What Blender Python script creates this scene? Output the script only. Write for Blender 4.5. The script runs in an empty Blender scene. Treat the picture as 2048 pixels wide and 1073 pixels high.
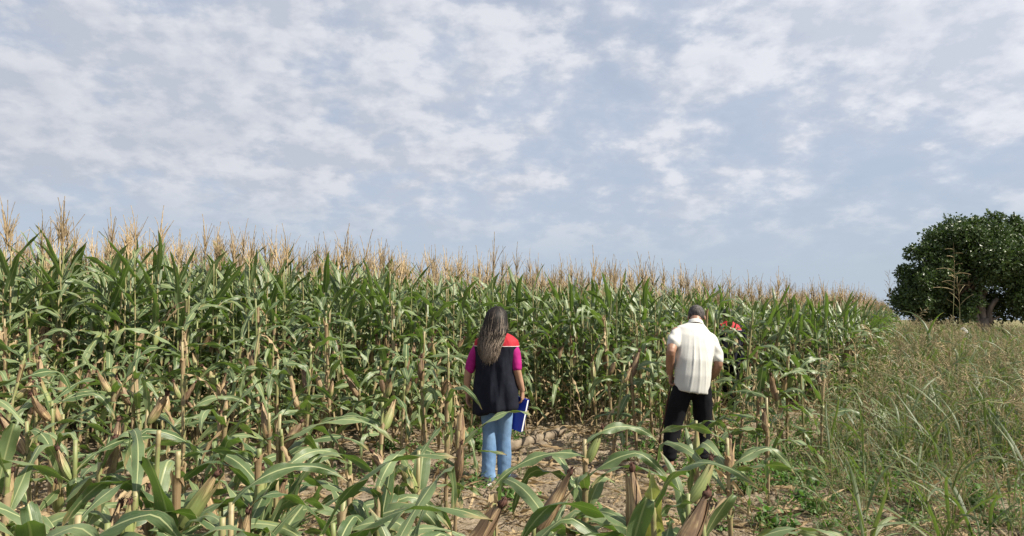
import bpy, bmesh, math, random
import numpy as np
from mathutils import Vector, Matrix, Euler, noise as mnoise

random.seed(7)
rng = np.random.default_rng(7)
S = bpy.context.scene
COL = S.collection
R = math.radians

# ------------------------------------------------------------------ camera
CAM_H = 1.52
F = 1365.0                       # focal length in photo pixels (2048 wide)
PITCH = math.atan(103.5 / F)
cam_d = bpy.data.cameras.new('camera')
cam_d.sensor_width = 36.0
cam_d.lens = 36.0 * F / 2048.0
cam_d.clip_start = 0.05
cam_d.clip_end = 6000
cam = bpy.data.objects.new('camera', cam_d)
COL.objects.link(cam)
cam.location = (0, 0, CAM_H)
cam.rotation_euler = (math.pi / 2 + PITCH, 0, 0)
S.camera = cam

# ------------------------------------------------------------------ light
SUN_TO = Vector((0.79, -0.30, 0.84)).normalized()      # towards the sun
sun_d = bpy.data.lights.new('sun', 'SUN')
sun_d.energy = 5.0
sun_d.angle = R(0.55)
sun_d.color = (1.0, 0.93, 0.80)
sun = bpy.data.objects.new('sun', sun_d)
COL.objects.link(sun)
sun.rotation_euler = (-SUN_TO).to_track_quat('-Z', 'Y').to_euler()

W = bpy.data.worlds.new('World')
S.world = W
W.use_nodes = True
S.view_settings.view_transform = 'Standard'
S.view_settings.look = 'None'
S.view_settings.gamma = 1.0
S.view_settings.exposure = 0.90
S.cycles.max_bounces = 8
S.cycles.transparent_max_bounces = 8


class NT:
    """small helper to write node trees"""
    def __init__(self, tree):
        self.t = tree
        tree.nodes.clear()

    def n(self, typ, ins=None, **kw):
        nd = self.t.nodes.new(typ)
        for k, v in kw.items():
            setattr(nd, k, v)
        if ins:
            for k, v in ins.items():
                self.set(nd.inputs[k], v)
        return nd

    def set(self, sock, v):
        if isinstance(v, bpy.types.NodeSocket):
            self.t.links.new(v, sock)
        elif isinstance(v, bpy.types.Node):
            self.t.links.new(v.outputs[0], sock)
        else:
            sock.default_value = v

    def m(self, op, a, b=None, c=None, clamp=False):
        nd = self.n('ShaderNodeMath', operation=op, use_clamp=clamp)
        self.set(nd.inputs[0], a)
        if b is not None:
            self.set(nd.inputs[1], b)
        if c is not None:
            self.set(nd.inputs[2], c)
        return nd.outputs[0]

    def vm(self, op, a, b=None):
        nd = self.n('ShaderNodeVectorMath', operation=op)
        self.set(nd.inputs[0], a)
        if b is not None:
            self.set(nd.inputs[1], b)
        return nd.outputs[0]

    def ss(self, x, lo, hi):
        nd = self.n('ShaderNodeMapRange', interpolation_type='SMOOTHSTEP')
        self.set(nd.inputs['Value'], x)
        self.set(nd.inputs['From Min'], lo)
        self.set(nd.inputs['From Max'], hi)
        return nd.outputs[0]

    def mix(self, fac, a, b, blend='MIX'):
        nd = self.n('ShaderNodeMix', data_type='RGBA', blend_type=blend)
        self.set(nd.inputs[0], fac)
        for s, v in ((nd.inputs[6], a), (nd.inputs[7], b)):
            if isinstance(v, tuple) and len(v) == 3:
                v = (*v, 1)
            self.set(s, v)
        return nd.outputs[2]

    def noise(self, vec, scale, detail=4, rough=0.55, dist=0.0):
        nd = self.n('ShaderNodeTexNoise')
        if vec is not None:
            self.set(nd.inputs['Vector'], vec)
        nd.inputs['Scale'].default_value = scale
        nd.inputs['Detail'].default_value = detail
        nd.inputs['Roughness'].default_value = rough
        nd.inputs['Distortion'].default_value = dist
        return nd.outputs[0]

    def scaled(self, vec, sc):
        nd = self.n('ShaderNodeMapping')
        self.set(nd.inputs['Vector'], vec)
        nd.inputs['Scale'].default_value = sc
        return nd.outputs[0]


def build_world():
    t = NT(W.node_tree)
    sky = t.n('ShaderNodeTexSky', sky_type='NISHITA', sun_disc=False)
    sky.sun_elevation = math.asin(SUN_TO.z)
    sky.sun_rotation = math.atan2(SUN_TO.x, SUN_TO.y)
    sky.altitude = 100
    sky.air_density = 1.0
    sky.dust_density = 1.2
    sky.ozone_density = 2.0
    d = t.n('ShaderNodeTexCoord').outputs['Generated']
    sep = t.n('ShaderNodeSeparateXYZ', {0: d})
    z = t.m('ADD', t.m('MAXIMUM', sep.outputs[2], 0.0), 0.42)
    comb = t.n('ShaderNodeCombineXYZ', {0: t.m('DIVIDE', sep.outputs[0], z),
                                        1: t.m('DIVIDE', sep.outputs[1], z), 2: t.m('MULTIPLY', sep.outputs[2], 1.25)})
    p = comb.outputs[0]

    def field(off):
        q = t.vm('ADD', p, off)
        big = t.noise(t.vm('ADD', t.scaled(q, (1, 1, 1.5)), (3.3, 4.1, 0)), 1.15, 3, 0.5, 0.3)
        lum = t.noise(q, 6.6, 12, 0.56, 0.05)
        lum = t.m('ADD', lum, t.m('MULTIPLY', t.m('SUBTRACT', t.noise(q, 17.0, 8, 0.6, 0.2), 0.5), 0.15))
        return t.m('ADD', lum, t.m('MULTIPLY', t.m('SUBTRACT', big, 0.5), 0.8))
    n1 = field((2.2, 0.6, 0))
    n2 = field((2.2 + 0.022, 0.6, 0.03))
    cover = t.m('ADD', t.m('MULTIPLY', t.ss(n1, 0.25, 0.62), 0.60), t.m('MULTIPLY', t.ss(n1, 0.43, 0.56), 0.40))
    thin = t.ss(t.noise(t.scaled(p, (0.5, 0.5, 1.6)), 2.0, 7, 0.6, 0.6), 0.28, 0.72)
    lit = t.m('MULTIPLY_ADD', t.m('SUBTRACT', n1, n2), 6.0, 0.42, clamp=True)
    cloud = t.mix(lit, (6.1, 6.5, 7.4), (8.6, 8.7, 9.2))
    thick = t.ss(n1, 0.60, 0.90)
    cloud = t.mix(t.m('MULTIPLY', thick, 0.45), cloud, (5.6, 6.05, 6.9))
    base = t.mix(t.m('MULTIPLY_ADD', thin, 0.28, 0.56), sky.outputs[0], (5.5, 6.25, 7.6, 1))
    # milky air low over the horizon
    low = t.m('SUBTRACT', 1.0, t.ss(sep.outputs[2], 0.0, 0.24))
    base = t.mix(t.m('MULTIPLY', low, 0.8), base, (4.9, 5.75, 6.8, 1))
    # clouds on the sun's side are brighter
    ds = t.n('ShaderNodeVectorMath', {0: d, 1: tuple(SUN_TO)}, operation='DOT_PRODUCT').outputs['Value']
    cloud = t.vm('MULTIPLY', cloud, t.n('ShaderNodeCombineXYZ', {i: t.m('MULTIPLY_ADD', ds, 0.20, 0.95) for i in range(3)}).outputs[0])
    fade = t.ss(sep.outputs[2], 0.05, 0.21)
    fac = t.m('MULTIPLY', t.m('MULTIPLY', cover, 0.85), fade)
    col = t.mix(fac, base, cloud)
    bg = t.n('ShaderNodeBackground', {'Color': col, 'Strength': 0.0535})
    out = t.n('ShaderNodeOutputWorld')
    t.t.links.new(bg.outputs[0], out.inputs[0])


build_world()


# ------------------------------------------------------------------ tagging
def tag(o, label=None, cat=None, group=None, kind=None):
    if label:
        o['label'] = label
    if cat:
        o['category'] = cat
    if group:
        o['group'] = group
    if kind:
        o['kind'] = kind
    return o


def mobj(name, mesh, parent=None, mat=None):
    o = bpy.data.objects.new(name, mesh)
    COL.objects.link(o)
    if parent is not None:
        o.parent = parent
    if mat is not None:
        mesh.materials.clear()
        mesh.materials.append(mat)
    return o


def empty(name, loc=(0, 0, 0), rz=0.0, sc=1.0):
    o = bpy.data.objects.new(name, None)
    o.empty_display_size = 0.1
    COL.objects.link(o)
    o.location = loc
    o.rotation_euler = (0, 0, rz)
    o.scale = (sc, sc, sc)
    return o


def ray(px, py):
    a = (px - 1024) / F
    b = (536.5 - py) / F
    return Vector((a, math.cos(PITCH) - b * math.sin(PITCH), math.sin(PITCH) + b * math.cos(PITCH)))


def at(px, d, py=640):
    """world x (and z) of a photo column at depth d"""
    r = ray(px, py)
    k = d / r.y
    return Vector((r.x * k, d, CAM_H + r.z * k))


# ------------------------------------------------------------------ materials
def newmat(name):
    m = bpy.data.materials.new(name)
    m.use_nodes = True
    return m, NT(m.node_tree)


def finish(t, shader, disp=None):
    out = t.n('ShaderNodeOutputMaterial')
    t.t.links.new(shader, out.inputs['Surface'])


def bump(t, h, strength=0.3, dist=0.01):
    b = t.n('ShaderNodeBump', {'Height': h, 'Strength': strength, 'Distance': dist})
    return b.outputs[0]


def leafy(name, c_dark, c_light, c_rib, c_dry, trans, t_fac=0.30, dry_amt=0.5, rough=0.42, yellow=None, spec=0.5):
    """blade material: midrib, veins, dried tip and edges; light passes through"""
    m, t = newmat(name)
    uv = t.n('ShaderNodeUVMap').outputs[0]
    s = t.n('ShaderNodeSeparateXYZ', {0: uv})
    u, v = s.outputs[0], s.outputs[1]
    rnd = t.n('ShaderNodeObjectInfo').outputs['Random']
    geo = t.n('ShaderNodeNewGeometry')
    off = t.n('ShaderNodeCombineXYZ', {0: t.m('MULTIPLY', rnd, 37.0), 1: t.m('MULTIPLY', rnd, 91.0), 2: 0.0}).outputs[0]
    uvr = t.vm('ADD', uv, off)
    big = t.noise(t.scaled(uvr, (1.2, 5.0, 1)), 1.0, 4, 0.6)
    col = t.mix(t.m('MULTIPLY_ADD', big, 1.3, t.m('MULTIPLY_ADD', rnd, 1.0, -0.70), clamp=True), c_dark, c_light)
    if yellow:
        yel = t.ss(t.noise(t.scaled(uvr, (2.0, 3.0, 1)), 1.0, 3), 0.56, 0.74)
        sel = t.ss(rnd, 0.72, 0.95)
        col = t.mix(t.m('MULTIPLY', yel, sel), col, yellow)
    # veins and midrib
    vein = t.noise(t.scaled(uvr, (38, 0.7, 1)), 1.0, 2, 0.6)
    col = t.mix(t.m('MULTIPLY', t.ss(vein, 0.35, 0.75), 0.35), col, c_light)
    du = t.m('ABSOLUTE', t.m('SUBTRACT', u, 0.5))
    rib = t.m('SUBTRACT', 1.0, t.ss(du, 0.022, 0.07))
    col = t.mix(t.m('MULTIPLY', rib, 0.95), col, c_rib)
    # dry edges and tips
    dn = t.noise(t.scaled(uvr, (3.0, 7.0, 1)), 1.0, 5, 0.65)
    tip = t.ss(t.m('ADD', v, t.m('MULTIPLY_ADD', dn, 0.5, -0.25)), 0.86, 1.02)
    edge = t.ss(t.m('ADD', du, t.m('MULTIPLY_ADD', dn, 0.24, -0.12)), 0.46, 0.53)
    fleck = t.m('MULTIPLY', t.ss(t.noise(t.scaled(uvr, (14, 45, 1)), 1.0, 3, 0.6), 0.62, 0.72), 0.5)
    dry = t.m('MULTIPLY', t.m('MAXIMUM', t.m('MAXIMUM', tip, edge), fleck), dry_amt, clamp=True)
    col = t.mix(dry, col, c_dry)
    nrm = bump(t, t.m('ADD', t.m('MULTIPLY', vein, 0.6), t.m('MULTIPLY', rib, -1.2)), 0.35, 0.004)
    b = t.n('ShaderNodeBsdfPrincipled', {'Base Color': col, 'Roughness': rough, 'Normal': nrm,
                                         'Specular IOR Level': spec})
    tr = t.n('ShaderNodeBsdfTranslucent', {'Color': t.mix(dry, trans, c_dry), 'Normal': nrm})
    mx = t.n('ShaderNodeMixShader', {0: t_fac, 1: b.outputs[0], 2: tr.outputs[0]})
    finish(t, mx.outputs[0])
    return m


M = {}
M['leaf'] = leafy('corn_leaf', (0.042, 0.078, 0.024), (0.165, 0.215, 0.102), (0.36, 0.39, 0.19), (0.38, 0.28, 0.14),
                  (0.15, 0.27, 0.03), 0.26, 0.9, 0.42, (0.30, 0.28, 0.05), 0.45)
M['leaf_yellow'] = leafy('yellowing_corn_leaf', (0.11, 0.15, 0.02), (0.26, 0.27, 0.045), (0.36, 0.38, 0.12), (0.30, 0.15, 0.05),
                         (0.30, 0.34, 0.03), 0.34, 0.8, 0.4, None, 0.5)
M['leaf_dry'] = leafy('dry_corn_leaf', (0.22, 0.15, 0.08), (0.42, 0.32, 0.19), (0.46, 0.36, 0.22), (0.30, 0.2, 0.1),
                      (0.36, 0.25, 0.12), 0.25, 0.6, 0.7, None, 0.2)
M['grass'] = leafy('grass_blade', (0.036, 0.062, 0.018), (0.135, 0.17, 0.070), (0.19, 0.22, 0.10), (0.34, 0.26, 0.13),
                   (0.14, 0.23, 0.03), 0.3, 0.85, 0.45, (0.27, 0.24, 0.09), 0.4)
M['grass_dry'] = leafy('dry_grass_blade', (0.19, 0.145, 0.08), (0.38, 0.31, 0.19), (0.36, 0.29, 0.17), (0.25, 0.18, 0.1),
                       (0.33, 0.24, 0.11), 0.28, 0.5, 0.7, None, 0.2)
M['weed'] = leafy('weed_leaf', (0.045, 0.10, 0.022), (0.11, 0.19, 0.05), (0.15, 0.22, 0.08), (0.2, 0.2, 0.07),
                  (0.12, 0.27, 0.03), 0.3, 0.4, 0.5, (0.2, 0.22, 0.05), 0.35)


def mat_stalk():
    m, t = newmat('corn_stalk')
    uv = t.n('ShaderNodeUVMap').outputs[0]
    s = t.n('ShaderNodeSeparateXYZ', {0: uv})
    v = s.outputs[1]
    rnd = t.n('ShaderNodeObjectInfo').outputs['Random']
    off = t.n('ShaderNodeCombineXYZ', {0: t.m('MULTIPLY', rnd, 17.0), 1: t.m('MULTIPLY', rnd, 53.0), 2: 0.0}).outputs[0]
    uvr = t.vm('ADD', uv, off)
    n = t.noise(t.scaled(uvr, (3, 5, 1)), 1.0, 4, 0.6)
    f = t.noise(t.scaled(uvr, (40, 1.5, 1)), 1.0, 2, 0.6)
    col = t.mix(t.ss(t.m('ADD', n, t.m('MULTIPLY_ADD', rnd, 0.3, -0.15)), 0.40, 0.62), (0.13, 0.165, 0.045), (0.27, 0.205, 0.105))
    col = t.mix(t.m('MULTIPLY', f, 0.4), col, (0.33, 0.32, 0.155))
    low = t.m('SUBTRACT', 1.0, t.ss(t.m('ADD', v, t.m('MULTIPLY', n, 0.5)), 0.25, 0.95))
    col = t.mix(t.m('MULTIPLY', low, 0.65), col, (0.15, 0.085, 0.06))
    fr = t.m('FRACT', t.m('DIVIDE', v, 0.165))
    ring = t.m('SUBTRACT', 1.0, t.ss(t.m('ABSOLUTE', t.m('SUBTRACT', fr, 0.5)), 0.02, 0.07))
    col = t.mix(t.m('MULTIPLY', ring, 0.35), col, (0.14, 0.09, 0.05))
    b = t.n('ShaderNodeBsdfPrincipled', {'Base Color': col, 'Roughness': 0.5, 'Normal': bump(t, f, 0.3, 0.003)})
    finish(t, b.outputs[0])
    return m


def mat_husk():
    m, t = newmat('ear_husk')
    uv = t.n('ShaderNodeUVMap').outputs[0]
    s = t.n('ShaderNodeSeparateXYZ', {0: uv})
    v = s.outputs[1]
    rnd = t.n('ShaderNodeObjectInfo').outputs['Random']
    off = t.n('ShaderNodeCombineXYZ', {0: t.m('MULTIPLY', rnd, 17.0), 1: t.m('MULTIPLY', rnd, 53.0), 2: 0.0}).outputs[0]
    uvr = t.vm('ADD', uv, off)
    f = t.noise(t.scaled(uvr, (26, 0.9, 1)), 1.0, 3, 0.6)
    n = t.noise(t.scaled(uvr, (4.0, 2.2, 1)), 1.0, 4, 0.6)
    tan = t.mix(t.ss(f, 0.32, 0.68), (0.17, 0.10, 0.045), (0.44, 0.325, 0.175))
    tan = t.mix(t.m('MULTIPLY', t.ss(t.m('ADD', n, t.m('MULTIPLY_ADD', rnd, -0.25, 0.12)), 0.42, 0.62), 0.85), tan, (0.105, 0.06, 0.035))
    green = t.mix(f, (0.11, 0.155, 0.04), (0.26, 0.28, 0.10))
    g = t.ss(t.m('ADD', t.m('ADD', rnd, t.m('MULTIPLY', n, 0.35)), t.m('MULTIPLY', v, -0.55)), 0.5, 0.85)
    col = t.mix(g, tan, green)
    b = t.n('ShaderNodeBsdfPrincipled', {'Base Color': col, 'Roughness': 0.6, 'Normal': bump(t, f, 0.6, 0.006)})
    finish(t, b.outputs[0])
    return m


def mat_simple(name, c1, c2, scale=20, rough=0.7, bumpd=0.0, stretch=(1, 1, 1), coord='Object', spec=0.3, bscale=None, vary=0.0):
    m, t = newmat(name)
    co = t.n('ShaderNodeTexCoord').outputs[coord]
    co = t.scaled(co, stretch)
    n = t.noise(co, scale, 5, 0.6)
    col = t.mix(t.ss(n, 0.3, 0.7), c1, c2)
    if vary:
        rnd = t.n('ShaderNodeObjectInfo').outputs['Random']
        h = t.n('ShaderNodeHueSaturation', {'Color': col, 'Value': t.m('MULTIPLY_ADD', rnd, vary * 2, 1 - vary)})
        col = h.outputs[0]
    ins = {'Base Color': col, 'Roughness': rough, 'Specular IOR Level': spec}
    if bumpd:
        ins['Normal'] = bump(t, t.noise(co, bscale or scale * 2, 4, 0.6), 0.6, bumpd)
    b = t.n('ShaderNodeBsdfPrincipled', ins)
    finish(t, b.outputs[0])
    return m


M['stalk'] = mat_stalk()
M['husk'] = mat_husk()
M['silk'] = mat_simple('corn_silk', (0.03, 0.014, 0.01), (0.10, 0.045, 0.03), 60, 0.8, 0.004)
M['tassel'] = mat_simple('corn_tassel', (0.25, 0.175, 0.095), (0.46, 0.35, 0.205), 30, 0.75, 0, vary=0.28)
M['seed'] = mat_simple('grass_seed', (0.20, 0.15, 0.078), (0.36, 0.295, 0.165), 30, 0.8, 0, vary=0.3)
M['culm'] = mat_simple('grass_culm', (0.12, 0.15, 0.045), (0.27, 0.26, 0.11), 6, 0.5, 0, vary=0.25)


def mat_soil():
    m, t = newmat('dry_soil')
    co = t.n('ShaderNodeTexCoord').outputs['Object']
    big = t.noise(co, 0.5, 4, 0.6)
    mid = t.noise(co, 5.0, 6, 0.62)
    fine = t.noise(co, 45.0, 6, 0.7)
    vor = t.n('ShaderNodeTexVoronoi', {'Vector': co, 'Scale': 22.0, 'Randomness': 1.0}).outputs[0]
    col = t.mix(t.ss(mid, 0.3, 0.7), (0.155, 0.120, 0.083), (0.285, 0.23, 0.168))
    col = t.mix(t.m('MULTIPLY', t.ss(big, 0.4, 0.7), 0.35), col, (0.18, 0.135, 0.09))
    col = t.mix(t.m('MULTIPLY', t.ss(fine, 0.52, 0.75), 0.5), col, (0.32, 0.265, 0.20))
    col = t.mix(t.m('MULTIPLY', t.ss(fine, 0.5, 0.28), 0.5), col, (0.15, 0.11, 0.075))
    # beyond the field the land lies under dry grass
    far = t.ss(t.n('ShaderNodeVectorMath', {0: co}, operation='LENGTH').outputs['Value'], 45.0, 90.0)
    col = t.mix(far, col, t.mix(big, (0.13, 0.125, 0.055), (0.21, 0.18, 0.095)))
    h = t.m('ADD', t.m('MULTIPLY', mid, 1.2), t.m('ADD', t.m('MULTIPLY', fine, 0.5), t.m('MULTIPLY', vor, 0.35)))
    b = t.n('ShaderNodeBsdfPrincipled', {'Base Color': col, 'Roughness': 0.92, 'Specular IOR Level': 0.15,
                                         'Normal': bump(t, h, 0.9, 0.03)})
    finish(t, b.outputs[0])
    return m


M['soil'] = mat_soil()
M['clod'] = mat_simple('soil_clod', (0.165, 0.128, 0.09), (0.29, 0.235, 0.172), 9, 0.95, 0.01, spec=0.1, vary=0.15)

# ------------------------------------------------------------------ ground
def fbm(x, y, sc, oct=4, seed=0.0):
    out = np.zeros_like(x)
    a, tot = 1.0, 0.0
    k = 0
    for o in range(oct):
        f = sc * 2 ** o
        s = seed + 17.3 * o
        g = np.zeros_like(x)
        r_ = np.random.default_rng(int(seed * 10) + o * 7 + 3)
        for i in range(7):
            th = r_.uniform(0, 2 * math.pi)
            ph = r_.uniform(0, 2 * math.pi)
            ff = f * r_.uniform(0.7, 1.5)
            g += np.sin((x * math.cos(th) + y * math.sin(th)) * ff * 6.283 + ph)
        out += a * g / 3.5
        tot += a
        a *= 0.55
    return out / tot


def ground_z(x, y):
    x = np.asarray(x, float)
    y = np.asarray(y, float)
    d = np.hypot(x, y - 6)
    near = np.clip(1 - (d - 10) / 12, 0, 1)
    rough = 0.022 * fbm(x, y, 0.9, 5, 1.0) + 0.015 * fbm(x, y, 4.0, 3, 5.0)
    # shallow furrows along the rows
    ridge = 0.022 * np.sin((y - 0.28 * x) * 2 * math.pi / 0.75)
    roll = 0.10 * fbm(x, y, 0.03, 2, 9.0)
    return (rough + ridge) * near + roll * np.clip((d - 12) / 40, 0, 1)


def build_ground():
    def axis(lo, hi, fine_lo, fine_hi, step):
        a = list(np.arange(fine_lo, fine_hi + 1e-6, step))
        s = step
        v = fine_hi
        while v < hi:
            s *= 1.16
            v += s
            a.append(v)
        s = step
        v = fine_lo
        pre = []
        while v > lo:
            s *= 1.16
            v -= s
            pre.append(v)
        return np.array(pre[::-1] + a)
    xs = axis(-3000, 3000, -6.5, 7.5, 0.05)
    ys = axis(-3000, 4500, 2.0, 13.5, 0.05)
    X, Y = np.meshgrid(xs, ys)
    Z = ground_z(X, Y)
    n, m_ = X.shape
    verts = np.stack([X.ravel(), Y.ravel(), Z.ravel()], 1)
    idx = np.arange(n * m_).reshape(n, m_)
    faces = np.stack([idx[:-1, :-1].ravel(), idx[:-1, 1:].ravel(), idx[1:, 1:].ravel(), idx[1:, :-1].ravel()], 1)
    me = bpy.data.meshes.new('ground')
    me.from_pydata(verts.tolist(), [], faces.tolist())
    me.shade_smooth()
    o = mobj('ground', me, None, M['soil'])
    tag(o, kind='structure')
    o['label'] = 'dry tan crumbly field soil under the crops'


build_ground()


GX, GY = np.meshgrid(np.arange(-13, 13.01, 0.05), np.arange(1.5, 16.01, 0.05))
GZ = ground_z(GX, GY)


def gz(x, y):
    if -12.9 < x < 12.9 and 1.6 < y < 15.9:
        fx, fy = (x + 13) / 0.05, (y - 1.5) / 0.05
        i, j = int(fy), int(fx)
        a, b = fx - j, fy - i
        return float(GZ[i, j] * (1 - a) * (1 - b) + GZ[i, j + 1] * a * (1 - b) + GZ[i + 1, j] * (1 - a) * b + GZ[i + 1, j + 1] * a * b)
    return float(ground_z(np.array([x]), np.array([y]))[0])


# ------------------------------------------------------------------ mesh builder
class MB:
    def __init__(self):
        self.v, self.f, self.uv, self.mi = [], [], [], []

    def grid(self, rows, uvs, mi=0, closed=False):
        """rows: list of lists of points"""
        b = len(self.v)
        k = len(rows[0])
        for r in rows:
            self.v.extend([tuple(p) for p in r])
        for i in range(len(rows) - 1):
            for j in range(k if closed else k - 1):
                j2 = (j + 1) % k
                self.f.append((b + i * k + j, b + i * k + j2, b + (i + 1) * k + j2, b + (i + 1) * k + j))
                uj2 = j + 1
                self.uv.append((uvs(i, j), uvs(i, uj2), uvs(i + 1, uj2), uvs(i + 1, j)))
                self.mi.append(mi)

    def tube(self, pts, rad, sides=5, mi=0, vscale=1.0, cap=True):
        pts = [Vector(p) for p in pts]
        rows = []
        T = (pts[1] - pts[0]).normalized()
        ref = Vector((1, 0, 0)) if abs(T.x) < 0.8 else Vector((0, 1, 0))
        N = T.cross(ref).normalized()
        L = [0.0]
        for i, p in enumerate(pts):
            if i > 0:
                L.append(L[-1] + (p - pts[i - 1]).length)
            a = pts[max(i - 1, 0)]
            c = pts[min(i + 1, len(pts) - 1)]
            T2 = (c - a).normalized()
            N = (N - T2 * N.dot(T2)).normalized()
            B = T2.cross(N)
            r = rad[i] if not isinstance(rad, (int, float)) else rad
            rows.append([p + (N * math.cos(2 * math.pi * j / sides) + B * math.sin(2 * math.pi * j / sides)) * r for j in range(sides)])
        b = len(self.v)
        self.grid(rows, lambda i, j: (j / sides, L[i] * vscale), mi, closed=True)
        if cap:
            k = sides
            self.f.append(tuple(b + j for j in range(k))[::-1])
            self.uv.append(tuple((0.5, 0.0) for _ in range(k)))
            self.mi.append(mi)
            e = b + (len(rows) - 1) * k
            self.f.append(tuple(e + j for j in range(k)))
            self.uv.append(tuple((0.5, L[-1] * vscale) for _ in range(k)))
            self.mi.append(mi)

    def add(self, other, mat, mi_map=None):
        b = len(self.v)
        self.v.extend([tuple(mat @ Vector(p)) for p in other.v])
        self.f.extend([tuple(i + b for i in f) for f in other.f])
        self.uv.extend(other.uv)
        self.mi.extend([mi_map if mi_map is not None else m for m in other.mi])

    def mesh(self, name, mats, smooth=True):
        me = bpy.data.meshes.new(name)
        me.from_pydata(self.v, [], self.f)
        for m in mats:
            me.materials.append(m)
        uvl = me.uv_layers.new(name='UVMap')
        flat = np.array([c for f in self.uv for p in f for c in p], dtype=np.float32)
        uvl.data.foreach_set('uv', flat)
        me.polygons.foreach_set('material_index', np.array(self.mi, dtype=np.int32))
        if smooth:
            me.shade_smooth()
        me.update()
        return me


def sstep(a, b, x):
    t = min(max((x - a) / (b - a), 0), 1)
    return t * t * (3 - 2 * t)


def leaf_mb(L, Wd, a0, bend, p=1.4, fold=0.25, wave=0.012, twist=0.4, n=13, cut=1.0, seed=0, kink=None, kink_amt=0.0, across=4):
    r_ = random.Random(seed)
    mb = MB()
    pos = Vector((0, 0, 0))
    rows = []
    ph = r_.uniform(0, 6.28)
    ph2 = r_.uniform(0, 6.28)
    fr = r_.uniform(2.6, 4.2)
    sway = r_.uniform(-0.5, 0.5)
    tt = []
    for i in range(n + 1):
        t = i / n * cut
        th = a0 + bend * t ** p
        if kink is not None:
            th += kink_amt * sstep(kink - 0.07, kink + 0.07, t)
        az = sway * t * t
        T = Vector((math.sin(th) * math.cos(az), math.sin(th) * math.sin(az), math.cos(th)))
        if i > 0:
            pos = pos + T * (L * cut / n)
        side = Vector((-math.sin(az), math.cos(az), 0))
        nor = side.cross(T).normalized()
        tw = twist * t + 0.12 * math.sin(5 * t + ph2)
        sd = side * math.cos(tw) + nor * math.sin(tw)
        no = nor * math.cos(tw) - side * math.sin(tw)
        w = Wd * 0.5 * (0.5 + 0.5 * sstep(0, 0.3, t)) * max(0.02, (1 - max(t, 0) ** 2.3)) ** 0.85
        if cut < 1:
            w *= 1 - 0.3 * sstep(cut - 0.14, cut, t) * (1 if seed % 2 else 0.4)
        row = []
        for j in range(across + 1):
            u = j / across * 2 - 1
            end = 0.0
            if cut < 1 and i == n:
                end = r_.uniform(-0.07, 0.03)
            wv = wave * math.sin(fr * 6.283 * t + ph + (2.2 if u > 0 else 0)) * abs(u) ** 2 * sstep(0, 0.2, t)
            ww = w * (1 - (r_.random() ** 3) * 0.22) if abs(u) == 1 else w
            row.append(pos + sd * (u * ww) + no * (fold * abs(u) * w + wv) + T * end)
        rows.append(row)
        tt.append(t)
    mb.grid(rows, lambda i, j: (j / across, tt[i]))
    return mb


def stalk_mb(H, r0=0.0125, r1=0.006, seed=0, sides=7, cutslant=False):
    r_ = random.Random(seed)
    mb = MB()
    pts, rad = [], []
    z = -0.03
    bx, by = r_.uniform(-0.03, 0.03), r_.uniform(-0.03, 0.03)
    zs = []
    k = 0
    node = 0.0825
    zz = [-0.03]
    while node < H - 0.04:
        zz += [node - 0.02, node, node + 0.02]
        node += 0.165
    zz.append(H)
    for z in zz:
        t = max(z, 0) / 2.4
        fr = ((z - 0.0825) / 0.165) % 1.0
        nodeq = min(fr, 1 - fr) < 0.02
        r = (r0 + (r1 - r0) * min(max(z, 0) / 2.3, 1)) * (1.22 if nodeq else 1.0)
        pts.append(Vector((bx * t * t * 2, by * t * t * 2, z)))
        rad.append(r)
    mb.tube(pts, rad, sides)
    return mb


def ear_mb(L=0.25, Rm=0.031, seed=0):
    r_ = random.Random(seed)
    mb = MB()
    sides, nr = 14, 11
    rows = []
    lob = [r_.uniform(0, 6.28) for _ in range(3)]
    bendx = r_.uniform(-0.015, 0.015)
    for i in range(nr + 1):
        t = i / nr
        prof = [0.42, 0.72, 0.92, 1.0, 1.0, 0.97, 0.90, 0.80, 0.66, 0.50, 0.34, 0.18][i]
        row = []
        for j in range(sides):
            a = 2 * math.pi * j / sides
            rr = Rm * prof * (1 + 0.07 * math.sin(3 * a + lob[0] + t * 2) + 0.05 * math.sin(5 * a + lob[1] - t * 1.5) + r_.uniform(-0.025, 0.025))
            row.append((rr * math.cos(a) + bendx * math.sin(t * 3), rr * math.sin(a), t * L))
        rows.append(row)
    mb.grid(rows, lambda i, j: (j / sides, i / nr), closed=True)
    b = len(mb.v)
    # husk leaves lying over it with loose tips
    for k in range(5):
        a0 = k * 1.2566 + r_.uniform(-0.3, 0.3)
        t0, t1 = r_.uniform(0.0, 0.12), r_.uniform(0.85, 1.12)
        flare = r_.uniform(0.0, 0.85) ** 2
        rows = []
        n = 8
        for i in range(n + 1):
            s = i / n
            t = t0 + (t1 - t0) * s
            prof = np.interp(min(t, 1), [0, .09, .18, .27, .36, .45, .55, .64, .73, .82, .91, 1], [0.42, 0.72, 0.92, 1.0, 1.0, 0.97, 0.90, 0.80, 0.66, 0.50, 0.34, 0.18])
            rr = Rm * (prof + 0.10) + flare * max(0, s - 0.6) * 0.12
            wd = 0.95 * (1 - s ** 2.5) + 0.06
            row = []
            for j in range(5):
                u = j / 4 * 2 - 1
                a = a0 + u * wd * 0.85
                q = rr * (1 + (0.05 if abs(u) == 1 else 0) + r_.uniform(-0.02, 0.02))
                row.append((q * math.cos(a) + bendx * math.sin(t * 3), q * math.sin(a), t * L))
            rows.append(row)
        mb.grid(rows, lambda i, j: (a0 + j * 0.05, t0 + (t1 - t0) * i / n))
    return mb


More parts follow.
